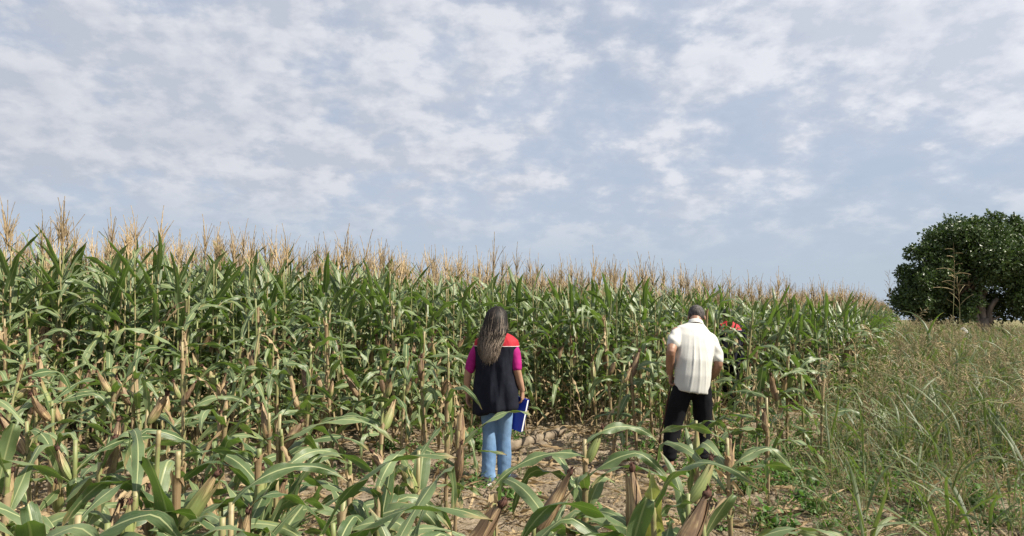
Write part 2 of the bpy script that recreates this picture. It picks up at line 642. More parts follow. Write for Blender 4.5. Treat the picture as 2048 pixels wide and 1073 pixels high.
def silk_mb(L=0.25, seed=0):
    r_ = random.Random(seed + 99)
    mb = MB()
    rows = []
    for i in range(6):
        t = i / 5
        rr = 0.014 * [0.5, 0.95, 1.05, 0.9, 0.6, 0.2][i]
        rows.append([(rr * math.cos(a) * r_.uniform(0.8, 1.2) + 0.012 * t * t, rr * math.sin(a) * r_.uniform(0.8, 1.2), L * 0.96 + 0.055 * t - 0.02 * t * t)
                     for a in [2 * math.pi * j / 7 for j in range(7)]])
    mb.grid(rows, lambda i, j: (j / 7, i / 5), closed=True)
    for k in range(9):
        a = r_.uniform(0, 6.28)
        q = r_.uniform(0.01, 0.035)
        p0 = Vector((0, 0, L * 0.98))
        p1 = Vector((0.01 * math.cos(a), 0.01 * math.sin(a), L + 0.03))
        p2 = Vector((q * math.cos(a), q * math.sin(a), L + r_.uniform(0.0, 0.05)))
        mb.tube([p0, p1, p2], [0.003, 0.0025, 0.001], 3, cap=False)
    return mb


def tassel_mb(seed=0, nb=8, L=0.42, thick=1.0):
    r_ = random.Random(seed + 7)
    mb = MB()

    def spike(p, d, ln, droop, rad, n=9, lean=0.0):
        pts, rr = [], []
        q = Vector(p)
        dd = Vector(d).normalized()
        side = Vector((math.cos(lean), math.sin(lean), 0))
        for i in range(n + 1):
            t = i / n
            pts.append(q.copy())
            rr.append(thick * rad * (1.0 - 0.6 * t) * (1.35 if i % 2 else 0.75))
            dd = (dd + (Vector((0, 0, -1)) * droop + side * abs(droop) * 0.8) * (t / n) * 2).normalized()
            q = q + dd * (ln / n)
        mb.tube(pts, rr, 3, cap=False)
    spike((0, 0, 0), (0, 0, 1), L * r_.uniform(0.95, 1.15), r_.uniform(0.0, 0.42), 0.0060, 11, r_.uniform(0, 6.28))
    for k in range(nb):
        a = r_.uniform(0, 6.28)
        z = 0.02 + 0.14 * k / nb
        el = R(r_.uniform(6, 32))
        d = (math.cos(a) * math.sin(el), math.sin(a) * math.sin(el), math.cos(el))
        spike((0, 0, z), d, r_.uniform(0.20, 0.36), r_.uniform(-0.1, 0.5), 0.0042, 7, a)
    return mb


# ------------------------------------------------------------------ places
EDGE = [(-14, 6.4), (-6.6, 8.1), (-3.0, 8.9), (-0.6, 9.7), (1.2, 10.0), (2.4, 10.7), (3.6, 11.2), (4.6, 11.4), (5.6, 12.0), (7.0, 13.8), (32.2, 58), (43, 78)]


def edge_y(x):
    return float(np.interp(x, [e[0] for e in EDGE], [e[1] for e in EDGE]))


WOMAN = at(993, 6.55)
MAN = at(1388, 6.85)
THIRD = at(1460, 12.0)



# ------------------------------------------------------------------ people
M['skin'] = mat_simple('skin', (0.30, 0.165, 0.105), (0.40, 0.235, 0.16), 9, 0.55, 0.0008, spec=0.4, bscale=120)
M['skin_tan'] = mat_simple('tanned_skin', (0.20, 0.10, 0.06), (0.30, 0.165, 0.105), 9, 0.5, 0.0008, spec=0.45, bscale=120)
M['navy'] = mat_simple('navy_cloth', (0.0055, 0.0065, 0.013), (0.010, 0.011, 0.020), 14, 0.8, 0.001, spec=0.18, bscale=400)
M['red'] = mat_simple('red_cloth', (0.30, 0.008, 0.017), (0.38, 0.013, 0.024), 14, 0.7, 0.001, spec=0.3, bscale=400)
M['piping'] = mat_simple('pale_piping', (0.6, 0.55, 0.55), (0.7, 0.66, 0.64), 30, 0.6)
M['pink'] = mat_simple('pink_cotton', (0.25, 0.008, 0.11), (0.32, 0.013, 0.145), 12, 0.8, 0.001, spec=0.2, bscale=400)
M['white'] = mat_simple('off_white_cotton', (0.45, 0.445, 0.415), (0.50, 0.495, 0.465), 8, 0.85, 0.0008, spec=0.2, bscale=500)
M['black'] = mat_simple('black_cloth', (0.004, 0.004, 0.0055), (0.008, 0.008, 0.010), 10, 0.85, 0.001, spec=0.15, bscale=300)
M['shoe'] = mat_simple('dark_shoe', (0.012, 0.013, 0.02), (0.03, 0.03, 0.04), 20, 0.55)
M['sole'] = mat_simple('pale_sole', (0.4, 0.39, 0.37), (0.5, 0.49, 0.46), 20, 0.7)
M['short_hair'] = mat_simple('grizzled_hair', (0.016, 0.013, 0.012), (0.10, 0.09, 0.085), 55, 0.7, 0.006, stretch=(1, 1, 0.5), bscale=160)
M['eye'] = mat_simple('eye', (0.02, 0.015, 0.012), (0.05, 0.04, 0.03), 20, 0.2)
M['blue'] = mat_simple('blue_folder', (0.010, 0.035, 0.36), (0.014, 0.045, 0.42), 6, 0.35, spec=0.5)
M['paper'] = mat_simple('paper', (0.66, 0.66, 0.64), (0.78, 0.78, 0.76), 3, 0.8, 0.001, stretch=(1, 60, 1))
M['cane'] = mat_simple('wooden_stick', (0.06, 0.022, 0.018), (0.12, 0.05, 0.035), 18, 0.5, 0.001, stretch=(1, 1, 0.1))
M['metal'] = mat_simple('bracelet', (0.5, 0.42, 0.3), (0.6, 0.5, 0.36), 18, 0.3)


def mat_denim():
    m, t = newmat('light_denim')
    co = t.n('ShaderNodeTexCoord').outputs['Object']
    n = t.noise(t.scaled(co, (1, 1, 0.5)), 9, 5, 0.6)
    f = t.noise(t.scaled(co, (1, 1, 0.35)), 160, 3, 0.6)
    col = t.mix(t.ss(n, 0.32, 0.68), (0.055, 0.115, 0.225), (0.135, 0.23, 0.37))
    col = t.mix(t.m('MULTIPLY', f, 0.4), col, (0.22, 0.33, 0.47))
    b = t.n('ShaderNodeBsdfPrincipled', {'Base Color': col, 'Roughness': 0.85, 'Specular IOR Level': 0.2, 'Normal': bump(t, f, 0.4, 0.002)})
    finish(t, b.outputs[0])
    return m


def mat_long_hair():
    m, t = newmat('long_hair')
    uv = t.n('ShaderNodeUVMap').outputs[0]
    s = t.n('ShaderNodeSeparateXYZ', {0: uv})
    u, v = s.outputs[0], s.outputs[1]
    k = t.ss(t.m('ADD', v, t.m('MULTIPLY_ADD', u, 1.2, -0.70)), 0.30, 1.05)
    col = t.mix(k, (0.007, 0.005, 0.004), (0.29, 0.225, 0.17))
    b = t.n('ShaderNodeBsdfPrincipled', {'Base Color': col, 'Roughness': 0.55, 'Specular IOR Level': 0.22})
    finish(t, b.outputs[0])
    return m


M['denim'] = mat_denim()
M['long_hair'] = mat_long_hair()


def eloft(mb, secs, sides=18, power=2.0):
    """closed loft through elliptical sections (centre, half axis a, half axis b)"""
    rows = []
    for c, a, b_ in secs:
        c, a, b_ = Vector(c), Vector(a), Vector(b_)
        row = []
        for j in range(sides):
            th = 2 * math.pi * j / sides
            co, si = math.cos(th), math.sin(th)
            co = math.copysign(abs(co) ** (2 / power), co)
            si = math.copysign(abs(si) ** (2 / power), si)
            row.append(c + a * co + b_ * si)
        rows.append(row)
    b = len(mb.v)
    mb.grid(rows, lambda i, j: (j / sides, i / (len(rows) - 1)), closed=True)
    for (e, rev) in ((b, True), (b + (len(rows) - 1) * sides, False)):
        f = tuple(e + j for j in range(sides))
        mb.f.append(f[::-1] if rev else f)
        mb.uv.append(tuple((0, 0) for _ in range(sides)))
        mb.mi.append(0)


def ellipsoid(mb, c, rx, ry, rz, M4=None, nu=16, nv=10):
    rows = []
    M4 = M4 or Matrix.Identity(4)
    for i in range(nv + 1):
        ph = math.pi * (i / nv) - math.pi / 2
        ph = max(min(ph, math.pi / 2 - 0.02), -math.pi / 2 + 0.02)
        rows.append([M4 @ Vector((c[0] + rx * math.cos(ph) * math.cos(2 * math.pi * j / nu), c[1] + ry * math.cos(ph) * math.sin(2 * math.pi * j / nu), c[2] + rz * math.sin(ph))) for j in range(nu)])
    b = len(mb.v)
    mb.grid(rows, lambda i, j: (j / nu, i / nv), closed=True)
    for (e, rev) in ((b, True), (b + nv * nu, False)):
        f = tuple(e + j for j in range(nu))
        mb.f.append(f[::-1] if rev else f)
        mb.uv.append(tuple((0, 0) for _ in range(nu)))
        mb.mi.append(0)


def limb(mb, pts, rad, sides=14):
    """smooth tapered limb with round ends"""
    P = [Vector(p) for p in pts]
    pp, rr_ = [], []
    n = len(P)
    for i in range(n - 1):
        p0, p1, p2, p3 = P[max(i - 1, 0)], P[i], P[i + 1], P[min(i + 2, n - 1)]
        for s in range(5):
            t = s / 5
            a = 0.35
            m1, m2 = (p2 - p0) * a, (p3 - p1) * a
            h = (2 * t ** 3 - 3 * t * t + 1) * p1 + (t ** 3 - 2 * t * t + t) * m1 + (-2 * t ** 3 + 3 * t * t) * p2 + (t ** 3 - t * t) * m2
            pp.append(h)
            rr_.append(rad[i] + (rad[i + 1] - rad[i]) * (t * t * (3 - 2 * t)))
    pp.append(P[-1])
    rr_.append(rad[-1])
    d0 = (pp[0] - pp[1]).normalized()
    d1 = (pp[-1] - pp[-2]).normalized()
    pp = [pp[0] + d0 * rr_[0] * 0.6] + pp + [pp[-1] + d1 * rr_[-1] * 0.6]
    rr_ = [rr_[0] * 0.6] + rr_ + [rr_[-1] * 0.6]
    mb.tube(pp, rr_, sides)


def hand(mb, wrist, d, nrm, thumb, curl=0.35, s=1.0, spread=0.06):
    w = Vector(wrist)
    d = Vector(d).normalized()
    th = Vector(thumb)
    th = (th - d * th.dot(d)).normalized()
    nr = d.cross(th).normalized()
    if nr.dot(Vector(nrm)) < 0:
        nr = -nr
    eloft(mb, [(w - d * 0.02 * s, th * 0.024 * s, nr * 0.019 * s), (w + d * 0.02 * s, th * 0.031 * s, nr * 0.017 * s),
               (w + d * 0.06 * s, th * 0.040 * s, nr * 0.015 * s), (w + d * 0.088 * s, th * 0.039 * s, nr * 0.012 * s)], 14)
    for i, ln in enumerate((0.070, 0.080, 0.074, 0.056)):
        q = w + d * (0.083 - (0.006 if i in (0, 3) else 0)) * s + th * (0.0325 - 0.0215 * i) * s
        ang = 0.0
        pts = [q - d * 0.02 * s, q]
        side = th * (0.5 - i / 3) * spread * 2
        for k, fr in enumerate((0.45, 0.32, 0.23)):
            ang += curl * (0.8 + 0.35 * k)
            dir_ = (d * math.cos(ang) + nr * math.sin(ang) + side).normalized()
            q = q + dir_ * ln * fr * s
            pts.append(q)
        mb.tube(pts, [0.009 * s, 0.009 * s, 0.0085 * s, 0.0078 * s, 0.0062 * s], 8)
    q = w + d * 0.022 * s + th * 0.022 * s
    pts = [q]
    for k, (ln, a) in enumerate(((0.040, 0.15), (0.032, 0.5), (0.026, 0.8))):
        dir_ = (d * 0.75 + th * (0.75 - 0.45 * k) + nr * (0.2 + a * curl * 1.6)).normalized()
        q = q + dir_ * ln * s
        pts.append(q)
    mb.tube(pts, [0.015 * s, 0.012 * s, 0.0105 * s, 0.008 * s], 8)


def head(mb, Mh):
    ellipsoid(mb, (0, -0.012, 0.035), 0.077, 0.096, 0.088, Mh)
    ellipsoid(mb, (0, 0.022, -0.045), 0.061, 0.068, 0.068, Mh)
    ellipsoid(mb, (0, 0.066, -0.088), 0.026, 0.024, 0.022, Mh, 10, 6)      # chin
    ellipsoid(mb, (0, 0.078, 0.030), 0.056, 0.020, 0.012, Mh, 12, 6)       # brow
    for sx in (-1, 1):
        ellipsoid(mb, (sx * 0.040, 0.062, -0.020), 0.024, 0.022, 0.022, Mh, 10, 6)   # cheek
        ellipsoid(mb, (sx * 0.080, -0.004, -0.005), 0.009, 0.020, 0.032, Mh, 10, 6)  # ear
    mb.tube([Mh @ Vector((0, 0.082, 0.022)), Mh @ Vector((0, 0.098, 0.0)), Mh @ Vector((0, 0.107, -0.018)), Mh @ Vector((0, 0.088, -0.026))],
            [0.009, 0.011, 0.014, 0.011], 8)                              # nose
    ellipsoid(mb, (0, 0.084, -0.052), 0.024, 0.010, 0.007, Mh, 10, 6)      # lips


def foot(mb, ankle, fwd, s=1.0):
    a = Vector(ankle)
    f = Vector(fwd)
    f.z = 0
    f.normalize()
    sd = Vector((f.y, -f.x, 0))
    up = Vector((0, 0, 1))
    g = a.z
    eloft(mb, [(a - f * 0.055 * s - up * (g - 0.03), sd * 0.022, up * 0.022), (a - f * 0.035 * s - up * (g - 0.038), sd * 0.033, up * 0.036),
               (a + f * 0.03 * s - up * (g - 0.042), sd * 0.036, up * 0.042), (a + f * 0.10 * s - up * (g - 0.030), sd * 0.044, up * 0.029),
               (a + f * 0.155 * s - up * (g - 0.022), sd * 0.043, up * 0.020), (a + f * 0.195 * s - up * (g - 0.016), sd * 0.028, up * 0.012)], 14)


def remesh(mb, voxel, smooth=3, fold=None):
    me = mb.mesh('tmp', [])
    o = bpy.data.objects.new('tmp', me)
    COL.objects.link(o)
    md = o.modifiers.new('r', 'REMESH')
    md.mode = 'VOXEL'
    md.voxel_size = voxel
    sm = o.modifiers.new('s', 'SMOOTH')
    sm.iterations = smooth
    sm.factor = 0.5
    dg = bpy.context.evaluated_depsgraph_get()
    out = bpy.data.meshes.new_from_object(o.evaluated_get(dg))
    bpy.data.objects.remove(o)
    if fold is not None:
        n = len(out.vertices)
        co = np.empty(n * 3)
        no = np.empty(n * 3)
        out.vertices.foreach_get('co', co)
        out.vertices.foreach_get('normal', no)
        co, no = co.reshape(-1, 3), no.reshape(-1, 3)
        co = co + no * fold(co, no)[:, None]
        out.vertices.foreach_set('co', co.ravel())
        out.update()
    out.shade_smooth()
    return out


def setm(me, *mats):
    me.materials.clear()
    for m in mats:
        me.materials.append(m)
    return me


def cut_mesh(me, co, no, keep_positive):
    bm = bmesh.new()
    bm.from_mesh(me)
    bmesh.ops.bisect_plane(bm, geom=bm.verts[:] + bm.edges[:] + bm.faces[:], plane_co=co, plane_no=no,
                           clear_inner=keep_positive, clear_outer=not keep_positive)
    out = bpy.data.meshes.new('part')
    bm.to_mesh(out)
    bm.free()
    out.shade_smooth()
    return out


X3, Y3, Z3 = Vector((1, 0, 0)), Vector((0, 1, 0)), Vector((0, 0, 1))


def ring(c, rx, ry, yaw=0.0, tilt=0.0):
    a = Vector((math.cos(yaw), math.sin(yaw), 0))
    b = Vector((-math.sin(yaw), math.cos(yaw), 0))
    a = a + Z3 * tilt
    return (c, a * rx, b * ry)


def vest_folds(co, no):
    x, y, z = co[:, 0], co[:, 1], co[:, 2]
    th = np.arctan2(y, x)
    k = np.clip((1.28 - z) / 0.5, 0, 1)
    d = 0.009 * np.sin(th * 6 + z * 4.0 + 1.0 + np.sin(z * 7)) * k + 0.005 * np.sin(th * 11 - z * 7) * k
    d += 0.003 * fbm(x * 1 + th, z, 3.0, 3, 2.0)
    return d


def denim_folds(co, no):
    x, y, z = co[:, 0], co[:, 1], co[:, 2]
    low = np.clip((0.62 - z) / 0.4, 0, 1)
    d = 0.006 * fbm(x * 1.6 + y, z * 1.6, 2.2, 3, 4.0) * (0.5 + low)
    return d


def shirt_folds(co, no):
    x, y, z = co[:, 0], co[:, 1], co[:, 2]
    # long folds running from the shoulder blades down to the hem
    h = np.clip((1.45 - z) / 0.65, 0, 1)
    cx = 0.05 - 0.09 * h
    s = (x - cx) / (0.55 + 0.55 * h)
    k = np.clip((1.40 - z) / 0.25, 0, 1) * np.clip((0.27 - np.abs(x)) / 0.1, 0, 1)
    ph = s * 26 + 0.5 * np.sin(z * 5) + 1.5 * np.sin(s * 9 + 0.6)
    ridge = np.exp(-((np.mod(ph, 2.9) - 1.45) / 0.42) ** 2) * (0.6 + 0.4 * np.sin(np.floor(ph / 2.9) * 2.3 + z * 3))
    ph2 = s * 52 + 1.3 + 0.8 * np.sin(z * 4 + 1)
    r2 = np.exp(-((np.mod(ph2, 3.7) - 1.8) / 0.5) ** 2) * np.clip(np.sin(z * 7 + np.floor(ph2 / 3.7)), 0, 1)
    d = 0.007 * ridge * k + 0.005 * r2 * k
    arm = np.clip((np.abs(x) - 0.19) / 0.03, 0, 1)
    d += arm * 0.004 * np.sin(z * 60 + x * 40)
    return d


def trouser_folds(co, no):
    x, y, z = co[:, 0], co[:, 1], co[:, 2]
    low = np.clip((0.5 - z) / 0.35, 0, 1)
    return 0.008 * fbm(x * 1.4 + y, z, 2.0, 3, 8.0) + low * 0.003 * np.sin(z * 50 + 6 * fbm(x + y, z, 2.0, 2, 3.0))


def vest_parts(root, mb, yoke_z, nm='vest'):
    full = remesh(mb, 0.010, 10, vest_folds)
    body = setm(cut_mesh(full, (0, 0, yoke_z), (0, 0, 1), False), M['navy'])
    yk = setm(cut_mesh(full, (0, 0, yoke_z), (0, 0, 1), True), M['red'])
    v = mobj(nm, body, root)
    mobj('yoke', yk, v)
    # pale piping along the seam
    bm = bmesh.new()
    bm.from_mesh(full)
    res = bmesh.ops.bisect_plane(bm, geom=bm.verts[:] + bm.edges[:] + bm.faces[:], plane_co=(0, 0, yoke_z), plane_no=(0, 0, 1))
    edges = [e for e in res['geom_cut'] if isinstance(e, bmesh.types.BMEdge)]
    pm = MB()
    for e in edges:
        a, b = e.verts[0].co.copy(), e.verts[1].co.copy()
        c = Vector((0, 0, yoke_z))
        if (a - b).length > 1e-5:
            pm.tube([a + (a - c).normalized() * 0.001, b + (b - c).normalized() * 0.001], 0.0032, 5)
    bm.free()
    mobj('piping', pm.mesh('piping', [M['piping']]), v)
    bpy.data.meshes.remove(full)
    return v


def build_woman():
    root = empty('person', (WOMAN.x, WOMAN.y, gz(WOMAN.x, WOMAN.y)), R(-20))
    tag(root, 'long haired person in jeans and navy vest with red shoulders, holding a blue folder', 'person')
    Mh = Matrix.Translation((0.0, 0.035, 1.535)) @ Matrix.Rotation(R(-6), 4, 'X')
    b = MB()
    eloft(b, [ring((0, 0, 0.84), .15, .11), ring((0, 0, 0.92), .16, .115), ring((0, 0, 1.06), .125, .095), ring((0, 0, 1.20), .14, .10),
              ring((0, 0, 1.31), .14, .085), ring((0, 0, 1.36), .09, .06), ring((0, 0.005, 1.40), .062, .056)])
    limb(b, [(0, 0.005, 1.36), (0, 0.015, 1.43), (0, 0.025, 1.49)], [.056, .050, .052])
    head(b, Mh)
    LW, RW = Vector((-.292, -.02, .835)), Vector((.240, .06, .865))
    limb(b, [(-.150, 0, 1.305), (-.215, -.03, 1.20), (-.255, -.065, 1.075), (-.278, -.05, .96), LW], [.046, .046, .039, .036, .026])
    limb(b, [(.145, 0, 1.300), (.19, -.015, 1.20), (.215, -.03, 1.08), (.225, .015, .97), RW], [.044, .044, .039, .036, .026])
    hand(b, LW, (0.02, 0.10, -1), (1, 0, 0), (0, 1, -0.1), 0.28, 0.97)
    hand(b, RW, (-0.02, 0.18, -1), (-1, 0, 0), (0, 1, 0), 0.55, 0.97)
    LA, RA = Vector((-.060, -.07, .085)), Vector((.055, .07, .085))
    limb(b, [(-.085, 0, .88), (-.078, .0, .70), (-.070, .015, .48), (-.064, -.03, .28), LA], [.08, .068, .050, .046, .034])
    limb(b, [(.085, 0, .88), (.074, .03, .70), (.062, .06, .48), (.056, .055, .28), RA], [.08, .068, .050, .046, .034])
    foot(b, LA, (-0.12, 1, 0))
    foot(b, RA, (0.12, 1, 0))
    mobj('body', setm(remesh(b, 0.0055, 2), M['skin']), root)
    for sx in (-1, 1):
        e = MB()
        ellipsoid(e, (sx * 0.031, 0.075, 0.012), 0.012, 0.010, 0.009, Mh, 10, 6)
        mobj('eye', e.mesh('eye', [M['eye']]), root)
    # pink t-shirt sleeves and collar
    t = MB()
    eloft(t, [ring((0, 0, 0.95), .14, .11), ring((0, 0, 1.2), .152, .11), ring((0, 0, 1.30), .150, .095), ring((0, 0, 1.36), .10, .07), ring((0, 0.005, 1.41), .070, .062)])
    limb(t, [(-.140, 0, 1.325), (-.205, -.02, 1.23), (-.238, -.05, 1.12), (-.250, -.06, 1.055)], [.050, .055, .053, .052])
    limb(t, [(.140, 0, 1.325), (.19, -.01, 1.23), (.21, -.022, 1.13), (.214, -.026, 1.075)], [.048, .052, .052, .051])
    mobj('t_shirt', setm(remesh(t, 0.009, 3, lambda c, n: 0.003 * fbm(c[:, 0] + c[:, 1], c[:, 2], 4, 3, 3.0)), M['pink']), root)
    # jeans
    j = MB()
    eloft(j, [ring((0, 0, 0.80), .155, .120), ring((0, -.01, 0.88), .162, .130), ring((0, -.005, 0.97), .15, .118), ring((0, 0, 1.03), .135, .105)])
    limb(j, [(-.078, 0, .84), (-.076, .0, .66), (-.070, .01, .48), (-.064, -.03, .25), (-.060, -.06, .07)], [.090, .082, .070, .068, .071])
    limb(j, [(.078, 0, .84), (.072, .03, .66), (.062, .055, .48), (.056, .058, .25), (.054, .065, .075)], [.090, .080, .068, .065, .067])
    mobj('jeans', setm(remesh(j, 0.009, 9, denim_folds), M['denim']), root)
    for a, f in ((LA, (-0.12, 1, 0)), (RA, (0.12, 1, 0))):
        sh = MB()
        foot(sh, a + Vector((0, 0, 0.0)), f, 1.14)
        fd = Vector(f).normalized()
        limb(sh, [a - fd * 0.01 + Vector((0, 0, -0.03)), a + Vector((0, 0, 0.02))], [.045, .042])
        so = mobj('shoe', setm(remesh(sh, 0.006, 2, lambda c, n: np.full(len(c), 0.004)), M['shoe']), root)
        sl = MB()
        sd = Vector((fd.y, -fd.x, 0))
        eloft(sl, [(a + fd * 0.065 + Z3 * (-a.z + h), fd * (0.142 + e), sd * (0.048 + e)) for h, e in ((-0.006, 0), (0.006, .004), (0.016, .004), (0.020, 0))], 22, 2.6)
        mobj('sole', sl.mesh('sole', [M['sole']]), so)
    # vest, open sleeved, hem dipping to the left
    v = MB()
    eloft(v, [ring((-.01, 0.0, 0.665), .226, .165, 0, 0.16), ring((-.01, 0, 0.70), .230, .166, 0, 0.16), ring((-.005, 0, 0.86), .222, .158, 0, 0.08), ring((0, 0, 1.04), .205, .145),
              ring((0, 0, 1.20), .212, .138), ring((0, 0, 1.29), .226, .128), ring((0, 0, 1.340), .216, .110), ring((0, -.002, 1.385), .158, .090), ring((0, 0, 1.412), .092, .076), ring((0, 0.005, 1.435), .066, .066)], 26, 2.25)
    vest_parts(root, v, 1.285)
    # bracelet
    br = MB()
    c = LW + Vector((0, -.005, .03))
    br.tube([c + Vector((math.cos(a) * .030, math.sin(a) * .028, 0.004 * math.sin(2 * a))) for a in np.linspace(0, 2 * math.pi, 15)], 0.0025, 5, cap=False)
    mobj('bracelet', br.mesh('bracelet', [M['metal']]), root)
    # hair: a soft volume and some hundred wavy locks over it
    prof = [(1.665, .012, .015, .015), (1.648, .052, .062, .012), (1.61, .086, .098, .002), (1.55, .102, .112, -.012), (1.48, .114, .108, -.028), (1.41, .124, .088, -.062),
            (1.34, .118, .062, -.098), (1.27, .104, .046, -.128), (1.20, .086, .036, -.138), (1.145, .068, .024, -.140)]
    zs = [p[0] for p in prof][::-1]

    def hp(z, k):
        return float(np.interp(z, zs, [p[k] for p in prof][::-1]))
    hm = MB()
    eloft(hm, [ring((-0.018 * sstep(1.47, 1.25, p[0]) if p[0] < 1.47 else 0, p[3], p[0]), p[1] * .94, p[2] * .94) for p in prof], 22)
    hb = remesh(hm, 0.010, 3, lambda c, n: 0.004 * np.sin(np.arctan2(c[:, 1] + .05, c[:, 0]) * 22 + c[:, 2] * 9))
    uvl = hb.uv_layers.new(name='UVMap') if not hb.uv_layers else hb.uv_layers[0]
    co = np.empty(len(hb.vertices) * 3)
    hb.vertices.foreach_get('co', co)
    zc = co.reshape(-1, 3)[:, 2]
    li = np.empty(len(hb.loops), dtype=np.int32)
    hb.loops.foreach_get('vertex_index', li)
    uvs = np.stack([np.full(len(li), 0.2), np.clip((1.66 - zc[li]) / 0.55, 0, 1)], 1).astype(np.float32)
    uvl.data.foreach_set('uv', uvs.ravel())
    ho = mobj('hair', setm(hb, M['long_hair']), root)
    lk = MB()
    r_ = random.Random(4)
    for i in range(2400):
        ph0 = R(r_.uniform(-215, 35))
        z0 = 1.662 - abs(r_.gauss(0, 0.03))
        z1 = r_.gauss(1.165, 0.025) + 0.10 * max(0, abs(math.cos(ph0)) - 0.6)
        if r_.random() < 0.15:
            z1 += r_.uniform(0, 0.12)
        w = r_.uniform(0.0012, 0.0028)
        fq, p1, p2 = 5.5, ph0 * 1.6 + r_.gauss(0, .5), ph0 * 2.0 + r_.gauss(0, .5)
        amp = r_.uniform(.003, .0065)
        out = r_.uniform(0.96, 1.07)
        ca = r_.gauss(0, 0.006)
        dr = r_.uniform(-0.5, 0.5)
        rows = []
        n = 16
        for k in range(n + 1):
            t = k / n
            z = z0 + (z1 - z0) * t
            ph = ph0 + dr * t + (math.pi * -0.5 - ph0) * 0.35 * t * t
            rx, ry, cy = hp(z, 1), hp(z, 2), hp(z, 3)
            wv = amp * sstep(0.25, 0.7, t)
            tp = (1 - 0.75 * t ** 3) * w
            x = -0.018 * sstep(0.35, 0.8, t) + rx * out * math.cos(ph) + ca * sstep(.5, 1, t) + wv * math.sin(fq * 6.28 * t * 0.55 + p1) * 1.6
            y = cy + ry * out * math.sin(ph) - wv * math.sin(fq * 6.28 * t * 0.55 + p2) - 0.01 * sstep(0.7, 1, t)
            tang = Vector((-math.sin(ph), math.cos(ph), 0))
            nn = Vector((math.cos(ph), math.sin(ph), 0))
            c = Vector((x, y, z))
            rows.append([c - tang * tp, c + nn * tp * 0.55, c + tang * tp])
        ru = min(max(0.46 + 0.10 * math.sin(ph0 * 7) + r_.gauss(0, .30), 0), 1)
        lk.grid(rows, lambda a, b2: (ru, a / n))
    mobj('lock_of_hair', lk.mesh('lock_of_hair', [M['long_hair']]), ho)['kind'] = 'stuff'
    # blue folder in the right hand
    fo = empty('folder', (0, 0, 0))
    tag(fo, 'thick blue folder with white page edges in the hand of the long haired person', 'folder')
    Mw = Matrix.Translation(root.location) @ Matrix.Rotation(R(-20), 4, 'Z')
    hp_ = Mw @ (RW + Vector((-0.012, 0.035, -0.085)))
    fo.location = hp_
    fo.rotation_euler = (R(0), R(-13), R(150))
    bx = MB()

    def box(mb, x0, x1, y0, y1, z0, z1):
        eloft(mb, [(((x0 + x1) / 2, (y0 + y1) / 2, z), X3 * (x1 - x0) / 2, Y3 * (y1 - y0) / 2) for z in (z0, z0 + .001, z1 - .001, z1)], 24, 16)
    for (y0, y1) in ((-0.0185, -0.0155), (0.0155, 0.0185)):
        c_ = MB()
        box(c_, -0.065, 0.175, y0, y1, -0.30, 0.015)
        mobj('cover', c_.mesh('cover', [M['blue']], False), fo)
    c_ = MB()
    box(c_, 0.1755, 0.1785, -0.0185, 0.0185, -0.30, 0.015)
    mobj('spine', c_.mesh('spine', [M['blue']], False), fo)
    c_ = MB()
    box(c_, -0.0625, 0.17, -0.0150, 0.0150, -0.295, 0.006)
    mobj('pages', c_.mesh('pages', [M['paper']], False), fo)


